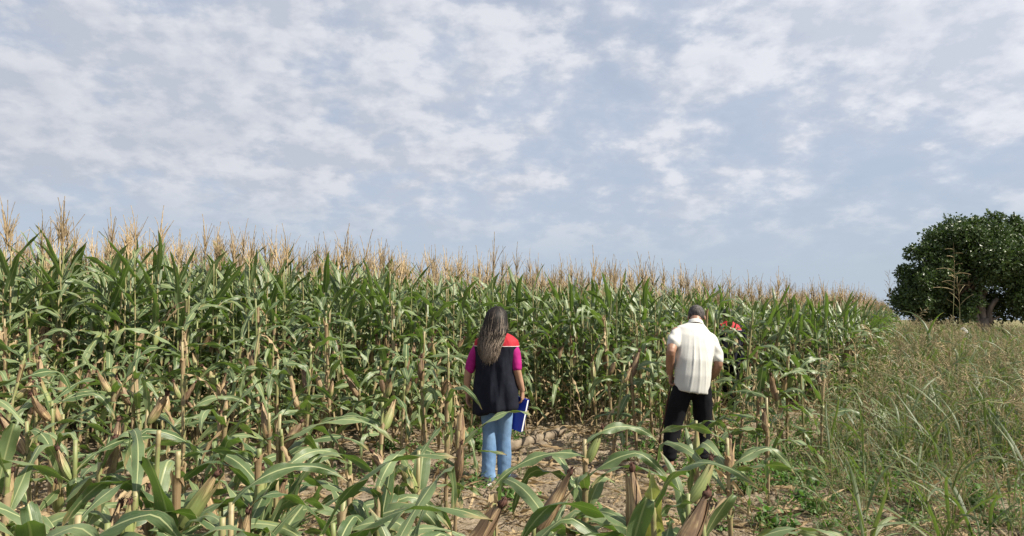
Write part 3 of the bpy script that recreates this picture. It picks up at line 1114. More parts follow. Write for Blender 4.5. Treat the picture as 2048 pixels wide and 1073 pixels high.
def build_man():
    root = empty('person', (MAN.x, MAN.y, gz(MAN.x, MAN.y)), 0)
    tag(root, 'stooping short haired person in white shirt and black trousers, leaning on a thin stick', 'person')
    Mh = Matrix.Translation((0.102, 0.285, 1.535)) @ Matrix.Rotation(R(-14), 4, 'Z') @ Matrix.Rotation(R(-44), 4, 'X') @ Matrix.Scale(1.04, 4)
    b = MB()
    sp = [(-.03, 0, .90), (-.02, .0, 1.0), (0, .03, 1.12), (.02, .075, 1.26), (.035, .125, 1.37), (.045, .155, 1.42)]
    eloft(b, [ring(sp[0], .15, .10), ring(sp[1], .14, .095), ring(sp[2], .14, .09), ring(sp[3], .155, .09), ring(sp[4], .145, .08), ring(sp[5], .09, .06)])
    limb(b, [(.045, .15, 1.39), (.065, .205, 1.47), (.085, .245, 1.525)], [.062, .058, .058])
    head(b, Mh)
    LW, RW = Vector((-.235, .055, .975)), Vector((.205, .285, .895))
    limb(b, [(-.145, .125, 1.395), (-.20, .03, 1.305), (-.25, -.065, 1.20), (-.247, .0, 1.09), LW], [.058, .055, .045, .045, .031])
    limb(b, [(.185, .14, 1.33), (.232, .09, 1.20), (.248, .055, 1.065), (.235, .17, .965), RW], [.058, .055, .046, .045, .031])
    hand(b, LW, (0.05, 0.10, -1), (0.6, 0.6, 0), (0.5, 0.8, 0), 0.85, 1.08, 0.01)
    hand(b, RW, (-0.15, 0.7, -0.7), (0, 0, -1), (-1, 0, 0), 0.4, 1.08)
    LA, RA = Vector((-.275, -.03, .10)), Vector((.055, .02, .10))
    limb(b, [(-.115, 0, .88), (-.17, .02, .70), (-.215, .04, .50), (-.255, .0, .30), LA], [.095, .085, .062, .055, .038])
    limb(b, [(.05, 0, .88), (.075, .03, .70), (.085, .06, .50), (.07, .045, .30), RA], [.095, .085, .062, .055, .038])
    foot(b, LA, (-0.2, 1, 0), 1.08)
    foot(b, RA, (0.15, 1, 0), 1.08)
    mobj('body', setm(remesh(b, 0.0055, 2), M['skin_tan']), root)
    for sx in (-1, 1):
        e = MB()
        ellipsoid(e, (sx * 0.031, 0.075, 0.012), 0.012, 0.010, 0.009, Mh, 10, 6)
        mobj('eye', e.mesh('eye', [M['eye']]), root)
    # short hair: a cap that ends at the nape and above the ears
    hm = MB()
    ellipsoid(hm, (0, -0.012, 0.036), 0.0815, 0.1005, 0.0925, Mh, 30, 22)
    me = hm.mesh('hair', [M['short_hair']])
    bm = bmesh.new()
    bm.from_mesh(me)
    inv = Mh.inverted()
    kill = []
    for f in bm.faces:
        c = inv @ f.calc_center_median()
        lim = -0.045 if c.y < -0.03 else (-0.045 + (c.y + 0.03) * 1.15)
        if c.y > 0.02:
            lim = max(lim, 0.055)
        if c.z < lim:
            kill.append(f)
    bmesh.ops.delete(bm, geom=kill, context='FACES')
    for v in bm.verts:
        v.co += v.normal * (0.003 * mnoise.noise(v.co * 60) + 0.001)
    bm.to_mesh(me)
    bm.free()
    mobj('hair', me, root)
    # off white short sleeved polo shirt
    s = MB()
    eloft(s, [ring((-.042, -.005, .80), .168, .136, 0, -0.14), ring((-.040, -.005, .84), .171, .138, 0, -0.12), ring((-.025, 0, .97), .176, .142, 0, -.08), ring((-.005, .025, 1.12), .184, .142, 0, -.08),
              ring((.012, .07, 1.25), .196, .134, 0, -.12), ring((.022, .105, 1.35), .198, .118, 0, -.18), ring((.034, .135, 1.415), .170, .10, 0, -.22), ring((.055, .17, 1.462), .105, .082, 0, -.12), ring((.066, .192, 1.485), .074, .072, 0, -.05)], 26, 2.2)
    limb(s, [(-.135, .115, 1.385), (-.185, .045, 1.335), (-.222, -.02, 1.275)], [.062, .064, .064])
    limb(s, [(.188, .135, 1.335), (.232, .092, 1.21), (.246, .065, 1.115)], [.066, .067, .067])
    sh = mobj('shirt', setm(remesh(s, 0.008, 14, shirt_folds), M['white']), root)
    c = MB()
    ctr, ax = Vector((.068, .198, 1.468)), Vector((.15, .55, 1)).normalized()
    u1 = ax.cross(X3).normalized()
    u2 = ax.cross(u1).normalized()
    rows = []
    for (h, r0) in ((-.02, .088), (.012, .079), (.032, .071), (.033, .067), (.0, .067)):
        rows.append([ctr + ax * h + (u1 * math.cos(a) + u2 * math.sin(a)) * r0 for a in np.linspace(0, 2 * math.pi, 25)[:-1]])
    c.grid(rows, lambda i, j: (j / 24, i / 4), closed=True)
    mobj('collar', c.mesh('collar', [M['white']]), sh)
    # black loose trousers
    t = MB()
    eloft(t, [ring((-.035, 0, .82), .170, .130), ring((-.03, -.005, .92), .165, .130), ring((-.025, 0, 1.0), .165, .125)])
    limb(t, [(-.115, 0, .84), (-.165, .02, .68), (-.212, .035, .50), (-.25, .0, .30), (-.270, -.02, .165)], [.108, .102, .088, .078, .068])
    limb(t, [(.050, 0, .84), (.076, .03, .68), (.085, .055, .50), (.07, .04, .30), (.057, .025, .165)], [.108, .100, .085, .074, .066])
    mobj('trousers', setm(remesh(t, 0.009, 9, trouser_folds), M['black']), root)
    for a, f in ((LA, (-0.2, 1, 0)), (RA, (0.15, 1, 0))):
        fd = Vector(f).normalized()
        sd = Vector((fd.y, -fd.x, 0))
        sl = MB()
        eloft(sl, [(a + fd * 0.065 + Z3 * (-a.z + h), fd * (0.148 + e), sd * (0.050 + e)) for h, e in ((-0.010, 0), (-0.004, .003), (0.004, .003), (0.008, 0))], 22, 2.6)
        sa = mobj('sandal', sl.mesh('sandal', [M['shoe']]), root)
        st = MB()
        pts = []
        for k in np.linspace(-1, 1, 11):
            an = k * math.pi / 2
            pts.append(a + fd * 0.10 + sd * math.sin(an) * 0.052 + Z3 * (-a.z + 0.012 + math.cos(an) * 0.058))
        rows = [[p - fd * 0.022, p + fd * 0.022] for p in pts]
        st.grid(rows, lambda i, j: (j, i / 10))
        mobj('strap', st.mesh('strap', [M['shoe']]), sa)
    # the stick under his left hand
    w0 = root.location + LW + Vector((0.03, 0.055, -0.06))
    gx, gy = root.location.x - 0.39, root.location.y + 0.20
    st = MB()
    top, bot = w0 + Vector((0.012, 0.0, 0.05)), Vector((gx, gy, gz(gx, gy) - 0.02))
    n = 14
    pts = [top.lerp(bot, k / n) + Vector((0.004 * math.sin(k * 1.3), 0.004 * math.sin(k * 0.9 + 1), 0)) for k in range(n + 1)]
    base = Vector((gx, gy, gz(gx, gy)))
    st.tube([p - base for p in pts], [0.0085 + 0.0012 * math.sin(k * 2.1) for k in range(n + 1)], 8)
    so = mobj('walking_stick', st.mesh('walking_stick', [M['cane']]))
    so.location = base
    tag(so, 'thin reddish brown stick planted on the ground under the hand of the stooping person', 'stick')


def build_third():
    root = empty('person', (THIRD.x, THIRD.y, gz(THIRD.x, THIRD.y)), R(6), 1.05)
    tag(root, 'person in navy and red vest almost hidden among the corn leaves', 'person')
    Mh = Matrix.Translation((0.0, 0.10, 1.525)) @ Matrix.Rotation(R(-22), 4, 'X')
    b = MB()
    eloft(b, [ring((0, 0, 0.84), .16, .12), ring((0, 0, 0.92), .165, .12), ring((0, 0.01, 1.06), .14, .105), ring((0, .03, 1.20), .16, .11),
              ring((0, .05, 1.31), .165, .10), ring((0, .06, 1.37), .12, .08), ring((0, .065, 1.40), .066, .06)])
    limb(b, [(0, .065, 1.36), (0, .075, 1.43), (0, .09, 1.48)], [.06, .054, .055])
    head(b, Mh)
    LW, RW = Vector((-.20, .33, 1.0)), Vector((.23, .17, .86))
    limb(b, [(-.18, .05, 1.335), (-.225, .06, 1.20), (-.25, .06, 1.08), (-.23, .2, 1.02), LW], [.055, .05, .042, .038, .028])
    limb(b, [(.18, .05, 1.335), (.225, .04, 1.20), (.25, .02, 1.08), (.24, .10, .97), RW], [.055, .05, .042, .038, .028])
    hand(b, LW, (0.1, 1, -0.1), (1, 0, -1), (0, 0, 1), 0.5)
    hand(b, RW, (-0.02, 0.3, -1), (-1, 0, 0), (0, 1, 0), 0.35)
    LA, RA = Vector((-.10, -.16, .095)), Vector((.09, .20, .085))
    limb(b, [(-.09, 0, .88), (-.095, .0, .70), (-.10, -.01, .48), (-.10, -.10, .28), LA], [.09, .08, .058, .052, .036])
    limb(b, [(.09, 0, .88), (.09, .07, .70), (.09, .14, .48), (.09, .17, .28), RA], [.09, .08, .058, .052, .036])
    foot(b, LA, (0, 1, 0))
    foot(b, RA, (0, 1, 0))
    mobj('body', setm(remesh(b, 0.007, 2), M['skin_tan']), root)
    hm = MB()
    ellipsoid(hm, (0, -0.020, 0.040), 0.083, 0.098, 0.094, Mh, 24, 16)
    mobj('hair', remesh(hm, 0.009, 1, lambda c, n: 0.003 * fbm(c[:, 0] * 3, c[:, 2] * 3, 4, 2, 5.0)), root, M['short_hair'])
    t = MB()
    limb(t, [(-.16, .05, 1.335), (-.215, .06, 1.22), (-.24, .06, 1.13)], [.068, .066, .060])
    limb(t, [(.16, .05, 1.335), (.215, .045, 1.22), (.24, .03, 1.13)], [.068, .066, .060])
    eloft(t, [ring((0, .02, 1.1), .15, .11), ring((0, .045, 1.31), .17, .105), ring((0, .06, 1.375), .12, .08), ring((0, .065, 1.41), .07, .065)])
    mobj('t_shirt', setm(remesh(t, 0.01, 3), M['navy']), root)
    j = MB()
    eloft(j, [ring((0, 0, 0.80), .17, .13), ring((0, 0, 0.90), .172, .132), ring((0, 0, 1.0), .15, .115)])
    limb(j, [(-.09, 0, .84), (-.095, .0, .66), (-.10, -.01, .48), (-.10, -.09, .25), (-.10, -.14, .12)], [.10, .092, .08, .075, .07])
    limb(j, [(.09, 0, .84), (.09, .07, .66), (.09, .13, .48), (.09, .16, .25), (.09, .19, .12)], [.10, .092, .08, .075, .07])
    mobj('trousers', setm(remesh(j, 0.01, 3, trouser_folds), M['black']), root)
    for a in (LA, RA):
        s_ = MB()
        foot(s_, a, (0, 1, 0), 1.15)
        limb(s_, [a - Z3 * .03, a + Z3 * .02], [.046, .043])
        mobj('shoe', setm(remesh(s_, 0.007, 2, lambda c, n: np.full(len(c), 0.004)), M['shoe']), root)
    v = MB()
    eloft(v, [ring((0, 0.0, 0.70), .222, .165), ring((0, 0, 0.73), .225, .166), ring((0, 0, 0.9), .215, .155), ring((0, .02, 1.06), .207, .145),
              ring((0, .04, 1.20), .21, .138), ring((0, .05, 1.305), .215, .125), ring((0, .06, 1.352), .20, .106), ring((0, .06, 1.388), .145, .088), ring((0, .062, 1.412), .09, .078), ring((0, 0.067, 1.435), .070, .068)], 26, 2.25)
    vest_parts(root, v, 1.285)


build_woman()
build_man()
build_third()

# ------------------------------------------------------------------ shared part meshes
LIB = {}


def lib(key, mb, mat):
    LIB[key] = (mb, mb.mesh(key.rsplit('_', 1)[0], [M[mat]]), mat)


LEAF_UP, LEAF_MID, LEAF_LOW, LEAF_DRY, LEAF_CUT = [], [], [], [], []
rr = random.Random(3)
for i in range(6):
    lib(f'leafup_{i}', leaf_mb(rr.uniform(0.62, 0.84), rr.uniform(0.078, 0.10), R(rr.uniform(14, 34)), R(rr.uniform(4, 42)), 1.8, 0.32, 0.006, rr.uniform(-0.7, 0.7), 10, seed=i), 'leaf')
    LEAF_UP.append(f'leafup_{i}')
for i in range(8):
    kk = rr.uniform(0.5, 0.8) if i % 3 == 0 else None
    lib(f'leafmid_{i}', leaf_mb(rr.uniform(0.74, 0.98), rr.uniform(0.072, 0.096), R(rr.uniform(26, 52)), R(rr.uniform(15, 60) if i % 2 else rr.uniform(60, 115)), rr.uniform(1.2, 1.9), 0.22, 0.017, rr.uniform(-1.2, 1.2), 15, seed=20 + i, kink=kk, kink_amt=R(55)), 'leaf')
    LEAF_MID.append(f'leafmid_{i}')
for i in range(6):
    kk = rr.uniform(0.35, 0.6) if i % 2 == 0 else None
    lib(f'leaflow_{i}', leaf_mb(rr.uniform(0.58, 0.84), rr.uniform(0.07, 0.1), R(rr.uniform(40, 66)), R(rr.uniform(60, 110)), rr.uniform(0.8, 1.3), 0.18, 0.022, rr.uniform(-1.7, 1.7), 15, seed=40 + i, kink=kk, kink_amt=R(40)), 'leaf')
    LEAF_LOW.append(f'leaflow_{i}')
for i in range(4):
    lib(f'leafdry_{i}', leaf_mb(rr.uniform(0.35, 0.6), rr.uniform(0.03, 0.055), R(rr.uniform(70, 110)), R(rr.uniform(60, 90)), 0.6, 0.7, 0.02, rr.uniform(-2.5, 2.5), 11, seed=60 + i), 'leaf_dry')
    LEAF_DRY.append(f'leafdry_{i}')
for i in range(6):
    kk = rr.uniform(0.3, 0.42) if i % 2 else None
    lib(f'leafcut_{i}', leaf_mb(rr.uniform(0.75, 0.95), rr.uniform(0.09, 0.115), R(rr.uniform(8, 34)), R(rr.uniform(20, 95)), 1.2, 0.2, 0.012, rr.uniform(-0.6, 0.6), 11, cut=rr.uniform(0.42, 0.68), seed=80 + i, kink=kk, kink_amt=R(70)), 'leaf')
    LEAF_CUT.append(f'leafcut_{i}')
for i in range(6):
    L_ = rr.uniform(0.21, 0.285)
    rm = rr.uniform(0.027, 0.034)
    lib(f'ear_{i}', ear_mb(L_, rm, i), 'husk')
    lib(f'silk_{i}', silk_mb(L_, i), 'silk')
def sheath_mb(seed):
    r_ = random.Random(seed + 40)
    mb = MB()
    rows = []
    gap = r_.uniform(.2, .7)
    top = r_.uniform(.14, .24)
    for i in range(7):
        t = i / 6
        row = []
        for j in range(10):
            u = j / 9
            a = gap + (2 * math.pi - 2 * gap) * u
            rr_ = 0.0155 + 0.002 * t + 0.016 * max(0, t - .6) * (1 + r_.uniform(-.6, .9))
            zz = top * t * (1 - (0.35 * abs(u - .5) * 2 if t == 1 else 0)) + (r_.uniform(-.02, .02) if t == 1 else 0)
            row.append((rr_ * math.cos(a), rr_ * math.sin(a), zz))
        rows.append(row)
    mb.grid(rows, lambda i, j: (j / 9, i / 6 * .8))
    return mb


for i in range(5):
    lib(f'sheath_{i}', sheath_mb(i), 'leaf_dry' if i < 3 else 'stalk')
for i in range(6):
    lib(f'tassel_{i}', tassel_mb(i, rr.randint(6, 11), rr.uniform(0.42, 0.54), 1.3), 'tassel')
for i in range(4):
    lib(f'stalk_{i}', stalk_mb(2.22, seed=i), 'stalk')


def TRS(loc, rz=0.0, tilt=0.0, sc=1.0, roll=0.0):
    return Matrix.Translation(loc) @ Matrix.Rotation(rz, 4, 'Z') @ Matrix.Rotation(tilt, 4, 'Y') @ Matrix.Rotation(roll, 4, 'Z') @ Matrix.Scale(sc, 4)


def tall_spec(seed, low_dry=True, tall=True):
    """a list of (part name, library key, matrix, parent index)"""
    r_ = random.Random(seed + 500)
    sp = []
    sk = r_.randrange(4)
    sp.append(('stalk', f'stalk_{sk}', Matrix.Identity(4), None))
    plane = r_.uniform(0, math.pi)
    z = 0.26 + r_.uniform(0, 0.12)
    side = r_.randint(0, 1)
    zs = []
    while z < 2.02:
        zs.append(z)
        z += 0.162
    earz = min(zs, key=lambda q: abs(q - r_.uniform(0.9, 1.12)))
    for i, z in enumerate(zs):
        az = plane + math.pi * ((i + side) % 2) + r_.gauss(0, 0.35)
        q = (z - 0.55) / 1.5
        if q < 0.2:
            if r_.random() < 0.38:
                key = r_.choice(LEAF_DRY)
            else:
                key = r_.choice(LEAF_LOW)
        elif q < 0.48:
            key = r_.choice(LEAF_LOW if r_.random() < 0.6 else LEAF_MID)
        elif q < 0.70:
            key = r_.choice(LEAF_MID if r_.random() < .7 else LEAF_UP)
        else:
            key = r_.choice(LEAF_UP if r_.random() < 0.75 else LEAF_MID)
        sc = r_.uniform(0.85, 1.08) * (0.74 if q > 0.9 else 1.04)
        sp.append(('leaf', key, TRS((0, 0, z), az, r_.gauss(0, 0.08), sc), None))
        if q < 0.42 and r_.random() < 0.55:
            sp.append(('leaf', r_.choice(LEAF_LOW if r_.random() < 0.75 else LEAF_DRY), TRS((0, 0, z - 0.06), az + r_.uniform(1.2, 4.8), r_.gauss(0, .12), r_.uniform(.65, .95)), None))
        if z == earz:
            e = r_.randrange(6)
            m = TRS((0.012 * math.cos(az), 0.012 * math.sin(az), z - 0.02), az, R(r_.uniform(10, 32)), r_.uniform(0.85, 1.08), r_.uniform(0, 6))
            sp.append(('ear', f'ear_{e}', m, None))
            sp.append(('silk', f'silk_{e}', Matrix.Identity(4), len(sp) - 1))
    if tall:
        sp.append(('tassel', f'tassel_{r_.randrange(6)}', TRS((0, 0, 2.20), r_.uniform(0, 6.28), r_.gauss(0, 0.08), r_.uniform(0.8, 1.2)), None))
    return sp


def spec_objects(name, spec, loc, rz, sc, label, cat, group=None, lean=(0, 0)):
    root = empty(name, loc, rz, sc)
    root.rotation_euler = (lean[0], lean[1], rz)
    tag(root, label, cat, group)
    objs = []
    for (pn, key, m, par) in spec:
        o = bpy.data.objects.new(pn, LIB[key][1] if isinstance(key, str) else key)
        COL.objects.link(o)
        o.parent = root if par is None else objs[par]
        o.matrix_local = m
        objs.append(o)
    return root


def spec_joined(name, spec):
    mb = MB()
    mats, idx = [], {}
    gm = []
    for (pn, key, m, par) in spec:
        src, _, mat = LIB[key]
        if mat not in idx:
            idx[mat] = len(mats)
            mats.append(M[mat])
        mm = m if par is None else gm[par] @ m
        gm.append(mm)
        mb.add(src, mm, idx[mat])
    return mb.mesh(name, mats)


TALL = [tall_spec(i) for i in range(12)]

# ------------------------------------------------------------------ scatter object (stuff) by geometry nodes
def scatter(name, protos, pts, label, cat):
    """pts: list of (loc, euler, scale, proto index). ONE object; prototypes are only meshes of it"""
    me = bpy.data.meshes.new(name)
    me.from_pydata([p[0] for p in pts], [], [])
    at_r = me.attributes.new('rot', 'FLOAT_VECTOR', 'POINT')
    at_r.data.foreach_set('vector', np.array([p[1] for p in pts], dtype=np.float32).ravel())
    at_s = me.attributes.new('scl', 'FLOAT', 'POINT')
    at_s.data.foreach_set('value', np.array([p[2] for p in pts], dtype=np.float32))
    at_i = me.attributes.new('pid', 'INT', 'POINT')
    at_i.data.foreach_set('value', np.array([p[3] for p in pts], dtype=np.int32))
    o = mobj(name, me)
    ng = bpy.data.node_groups.new(name, 'GeometryNodeTree')
    ng.interface.new_socket('Geometry', in_out='INPUT', socket_type='NodeSocketGeometry')
    ng.interface.new_socket('Geometry', in_out='OUTPUT', socket_type='NodeSocketGeometry')
    N = ng.nodes
    gi = N.new('NodeGroupInput')
    go = N.new('NodeGroupOutput')
    jn = N.new('GeometryNodeJoinGeometry')

    def named(nm, typ):
        a = N.new('GeometryNodeInputNamedAttribute')
        a.data_type = typ
        a.inputs[0].default_value = nm
        return a.outputs[0]
    rot, scl, pid = named('rot', 'FLOAT_VECTOR'), named('scl', 'FLOAT'), named('pid', 'INT')
    e2r = N.new('FunctionNodeEulerToRotation')
    ng.links.new(rot, e2r.inputs[0])
    for i, pm in enumerate(protos):
        po = bpy.data.objects.new(name + '_source', pm)
        oi = N.new('GeometryNodeObjectInfo')
        oi.inputs['Object'].default_value = po
        oi.inputs['As Instance'].default_value = True
        cmp_ = N.new('FunctionNodeCompare')
        cmp_.data_type = 'INT'
        cmp_.operation = 'EQUAL'
        ia = [s for s in cmp_.inputs if s.type == 'INT']
        ng.links.new(pid, ia[0])
        ia[1].default_value = i
        ip = N.new('GeometryNodeInstanceOnPoints')
        ng.links.new(gi.outputs[0], ip.inputs['Points'])
        ng.links.new(cmp_.outputs[0], ip.inputs['Selection'])
        ng.links.new(oi.outputs['Geometry'], ip.inputs['Instance'])
        ng.links.new(e2r.outputs[0], ip.inputs['Rotation'])
        ng.links.new(scl, ip.inputs['Scale'])
        ng.links.new(ip.outputs[0], jn.inputs[0])
    ng.links.new(jn.outputs[0], go.inputs[0])
    md = o.modifiers.new('scatter', 'NODES')
    md.node_group = ng
    tag(o, label, cat, None, 'stuff')
    return o


# ------------------------------------------------------------------ layout of the standing field
def field_points():
    pts = []
    r_ = random.Random(11)
    sp = 0.7
    # rows run parallel to the near edge; plants every 0.19 m along a row
    k = 0
    while k < 16:
        x = -13.0
        off = k * sp
        while x < 44:
            y0 = edge_y(x) + off
            step = 0.165 if x < 9 else (0.26 if x < 18 else 0.36)
            slope = (edge_y(x + 0.1) - edge_y(x)) / 0.1
            x += step / math.sqrt(1 + slope * slope)
            px, py = x + r_.gauss(0, 0.05), y0 + r_.gauss(0, 0.06)
            if x > 7:       # step back sideways on the receding flank
                px = x - off * 0.75 + r_.gauss(0, 0.05)
                py = edge_y(x) + off * 0.45 + r_.gauss(0, 0.08)
            if abs(px / py) > 0.86:
                continue
            # the trampled lane in which the third person walks
            t = (py - 8.0) / 4.4
            lx = 2.3 + t * (THIRD.x - 2.3)
            if 0 < t < 0.9 and abs(px - lx - 0.04) < 0.13 or math.hypot(px - THIRD.x, py - THIRD.y) < 0.33:
                continue
            if r_.random() < 0.06:
                continue
            pts.append((px, py, k))
        k += 1
    return pts


def plant_scale(x, y):
    """plants grow shorter towards the weedy side"""
    s = 1.055 - 0.15 * sstep(-6.5, 2.5, x)
    if y < 22:
        s -= 0.105 * sstep(1.5, 6.0, x)
    else:
        s -= 0.04
    return s


NEAR = 80


def build_field():
    pts = field_points()
    rnd = random.Random(5)
    cand = []
    for p in pts:
        d = math.hypot(p[0], p[1])
        if p[1] > 20 or abs(p[0] / p[1]) > 0.80:
            sc = 999
        else:
            sc = d + 2.2 * p[2]
        cand.append((sc, p))
    cand.sort(key=lambda c: c[0])
    near = [c[1] for c in cand[:NEAR]]
    far = [c[1] for c in cand[NEAR:]]
    for (x, y, k) in near:
        px = 1024 + F * x / y
        if px < 310:
            lab = 'tall tasselled corn plant in the standing field by the left edge'
        elif px < 620:
            lab = 'tall tasselled corn plant in the standing field, midway from left edge to woman'
        elif px < 950:
            lab = 'tall tasselled corn plant in the standing field, just left of the woman'
        elif px < 1350:
            lab = 'tall tasselled corn plant standing behind the gap between woman and stooping man'
        else:
            lab = 'shorter tasselled corn plant at the weedy right end of the field front'
        g = lab.replace('corn plant', 'corn')
        s = plant_scale(x, y) * rnd.uniform(0.95, 1.05)
        spec_objects('corn_plant', rnd.choice(TALL), (x, y, gz(x, y)), rnd.uniform(0, 6.28), s, lab, 'corn plant', g,
                     (rnd.gauss(0, 0.03), rnd.gauss(0, 0.03)))
    for i, (px, d, sc_) in enumerate(((1436, 10.6, .80), (1455, 11.3, .80), (1505, 10.6, .80))):
        p = at(px, d)
        spec_objects('corn_plant', TALL[(i * 5 + 2) % 12], (p.x, p.y, gz(p.x, p.y)), i * 1.3 + .4, sc_, 'corn plant whose leaves hide the person walking into the field', 'corn plant', 'corn hiding the far person', (0, 0))
    protos = [spec_joined('corn_field', s) for s in TALL[:9]]
    q = []
    for (x, y, k) in far:
        s = plant_scale(x, y) * rnd.uniform(0.94, 1.06)
        q.append(((x, y, gz(x, y)), (rnd.gauss(0, 0.03), rnd.gauss(0, 0.03), rnd.uniform(0, 6.28)), s, rnd.randrange(9)))
    scatter('corn_field', protos, q, 'dense standing corn behind the front rows, receding to the right', 'corn field')


build_field()

# ------------------------------------------------------------------ topped corn plants in front
STALK_CUT = {}


def cut_stalk(h):
    k = round(h * 20) / 20
    if k not in STALK_CUT:
        mb = stalk_mb(k, 0.0130, 0.0085, seed=int(k * 100))
        key = f'stalkcut_{int(k * 100)}'
        lib(key, mb, 'stalk')
        STALK_CUT[k] = key
    return STALK_CUT[k]


lib('leafyellow_0', leaf_mb(0.62, 0.11, R(8), R(75), 1.6, 0.3, 0.02, 0.9, 13, cut=0.86, seed=301), 'leaf_yellow')
lib('leafyellow_1', leaf_mb(0.80, 0.07, R(12), R(40), 1.6, 0.3, 0.008, 0.5, 11, seed=302), 'leaf_yellow')
KIND = {'Y': ['leafyellow_0'], 'M': LEAF_MID[::2] + LEAF_LOW[:2], 'L': LEAF_LOW, 'C': LEAF_CUT, 'U': LEAF_UP, 'D': LEAF_DRY}


def cut_spec(h, ears, leaves, seed):
    r_ = random.Random(seed)
    sp = [('stalk', cut_stalk(h), Matrix.Identity(4), None)]
    z = r_.uniform(.08, .16)
    while z < h - 0.12:
        if r_.random() < .75:
            sp.append(('sheath', f'sheath_{r_.randrange(5)}', TRS((0, 0, z), r_.uniform(0, 6.28), 0, r_.uniform(.9, 1.1)), None))
        z += r_.uniform(.15, .24)
    for (az, tilt, z, sc) in ears:
        e = r_.randrange(6)
        a = R(az)
        sp.append(('ear', f'ear_{e}', TRS((0.013 * math.cos(a), 0.013 * math.sin(a), z), a, R(tilt), sc * r_.uniform(.72, 1.0), r_.uniform(0, 6.28)), None))
        sp.append(('silk', f'silk_{e}', Matrix.Identity(4), len(sp) - 1))
    for lf in leaves:
        kd, az, z = lf[0], lf[1], lf[2]
        sc = lf[3] if len(lf) > 3 else 1.0
        if kd != 'Y':
            sc *= 0.93
        sp.append(('leaf', r_.choice(KIND[kd]), TRS((0, 0, z), R(az), r_.gauss(0, 0.10), sc), None))
    return sp


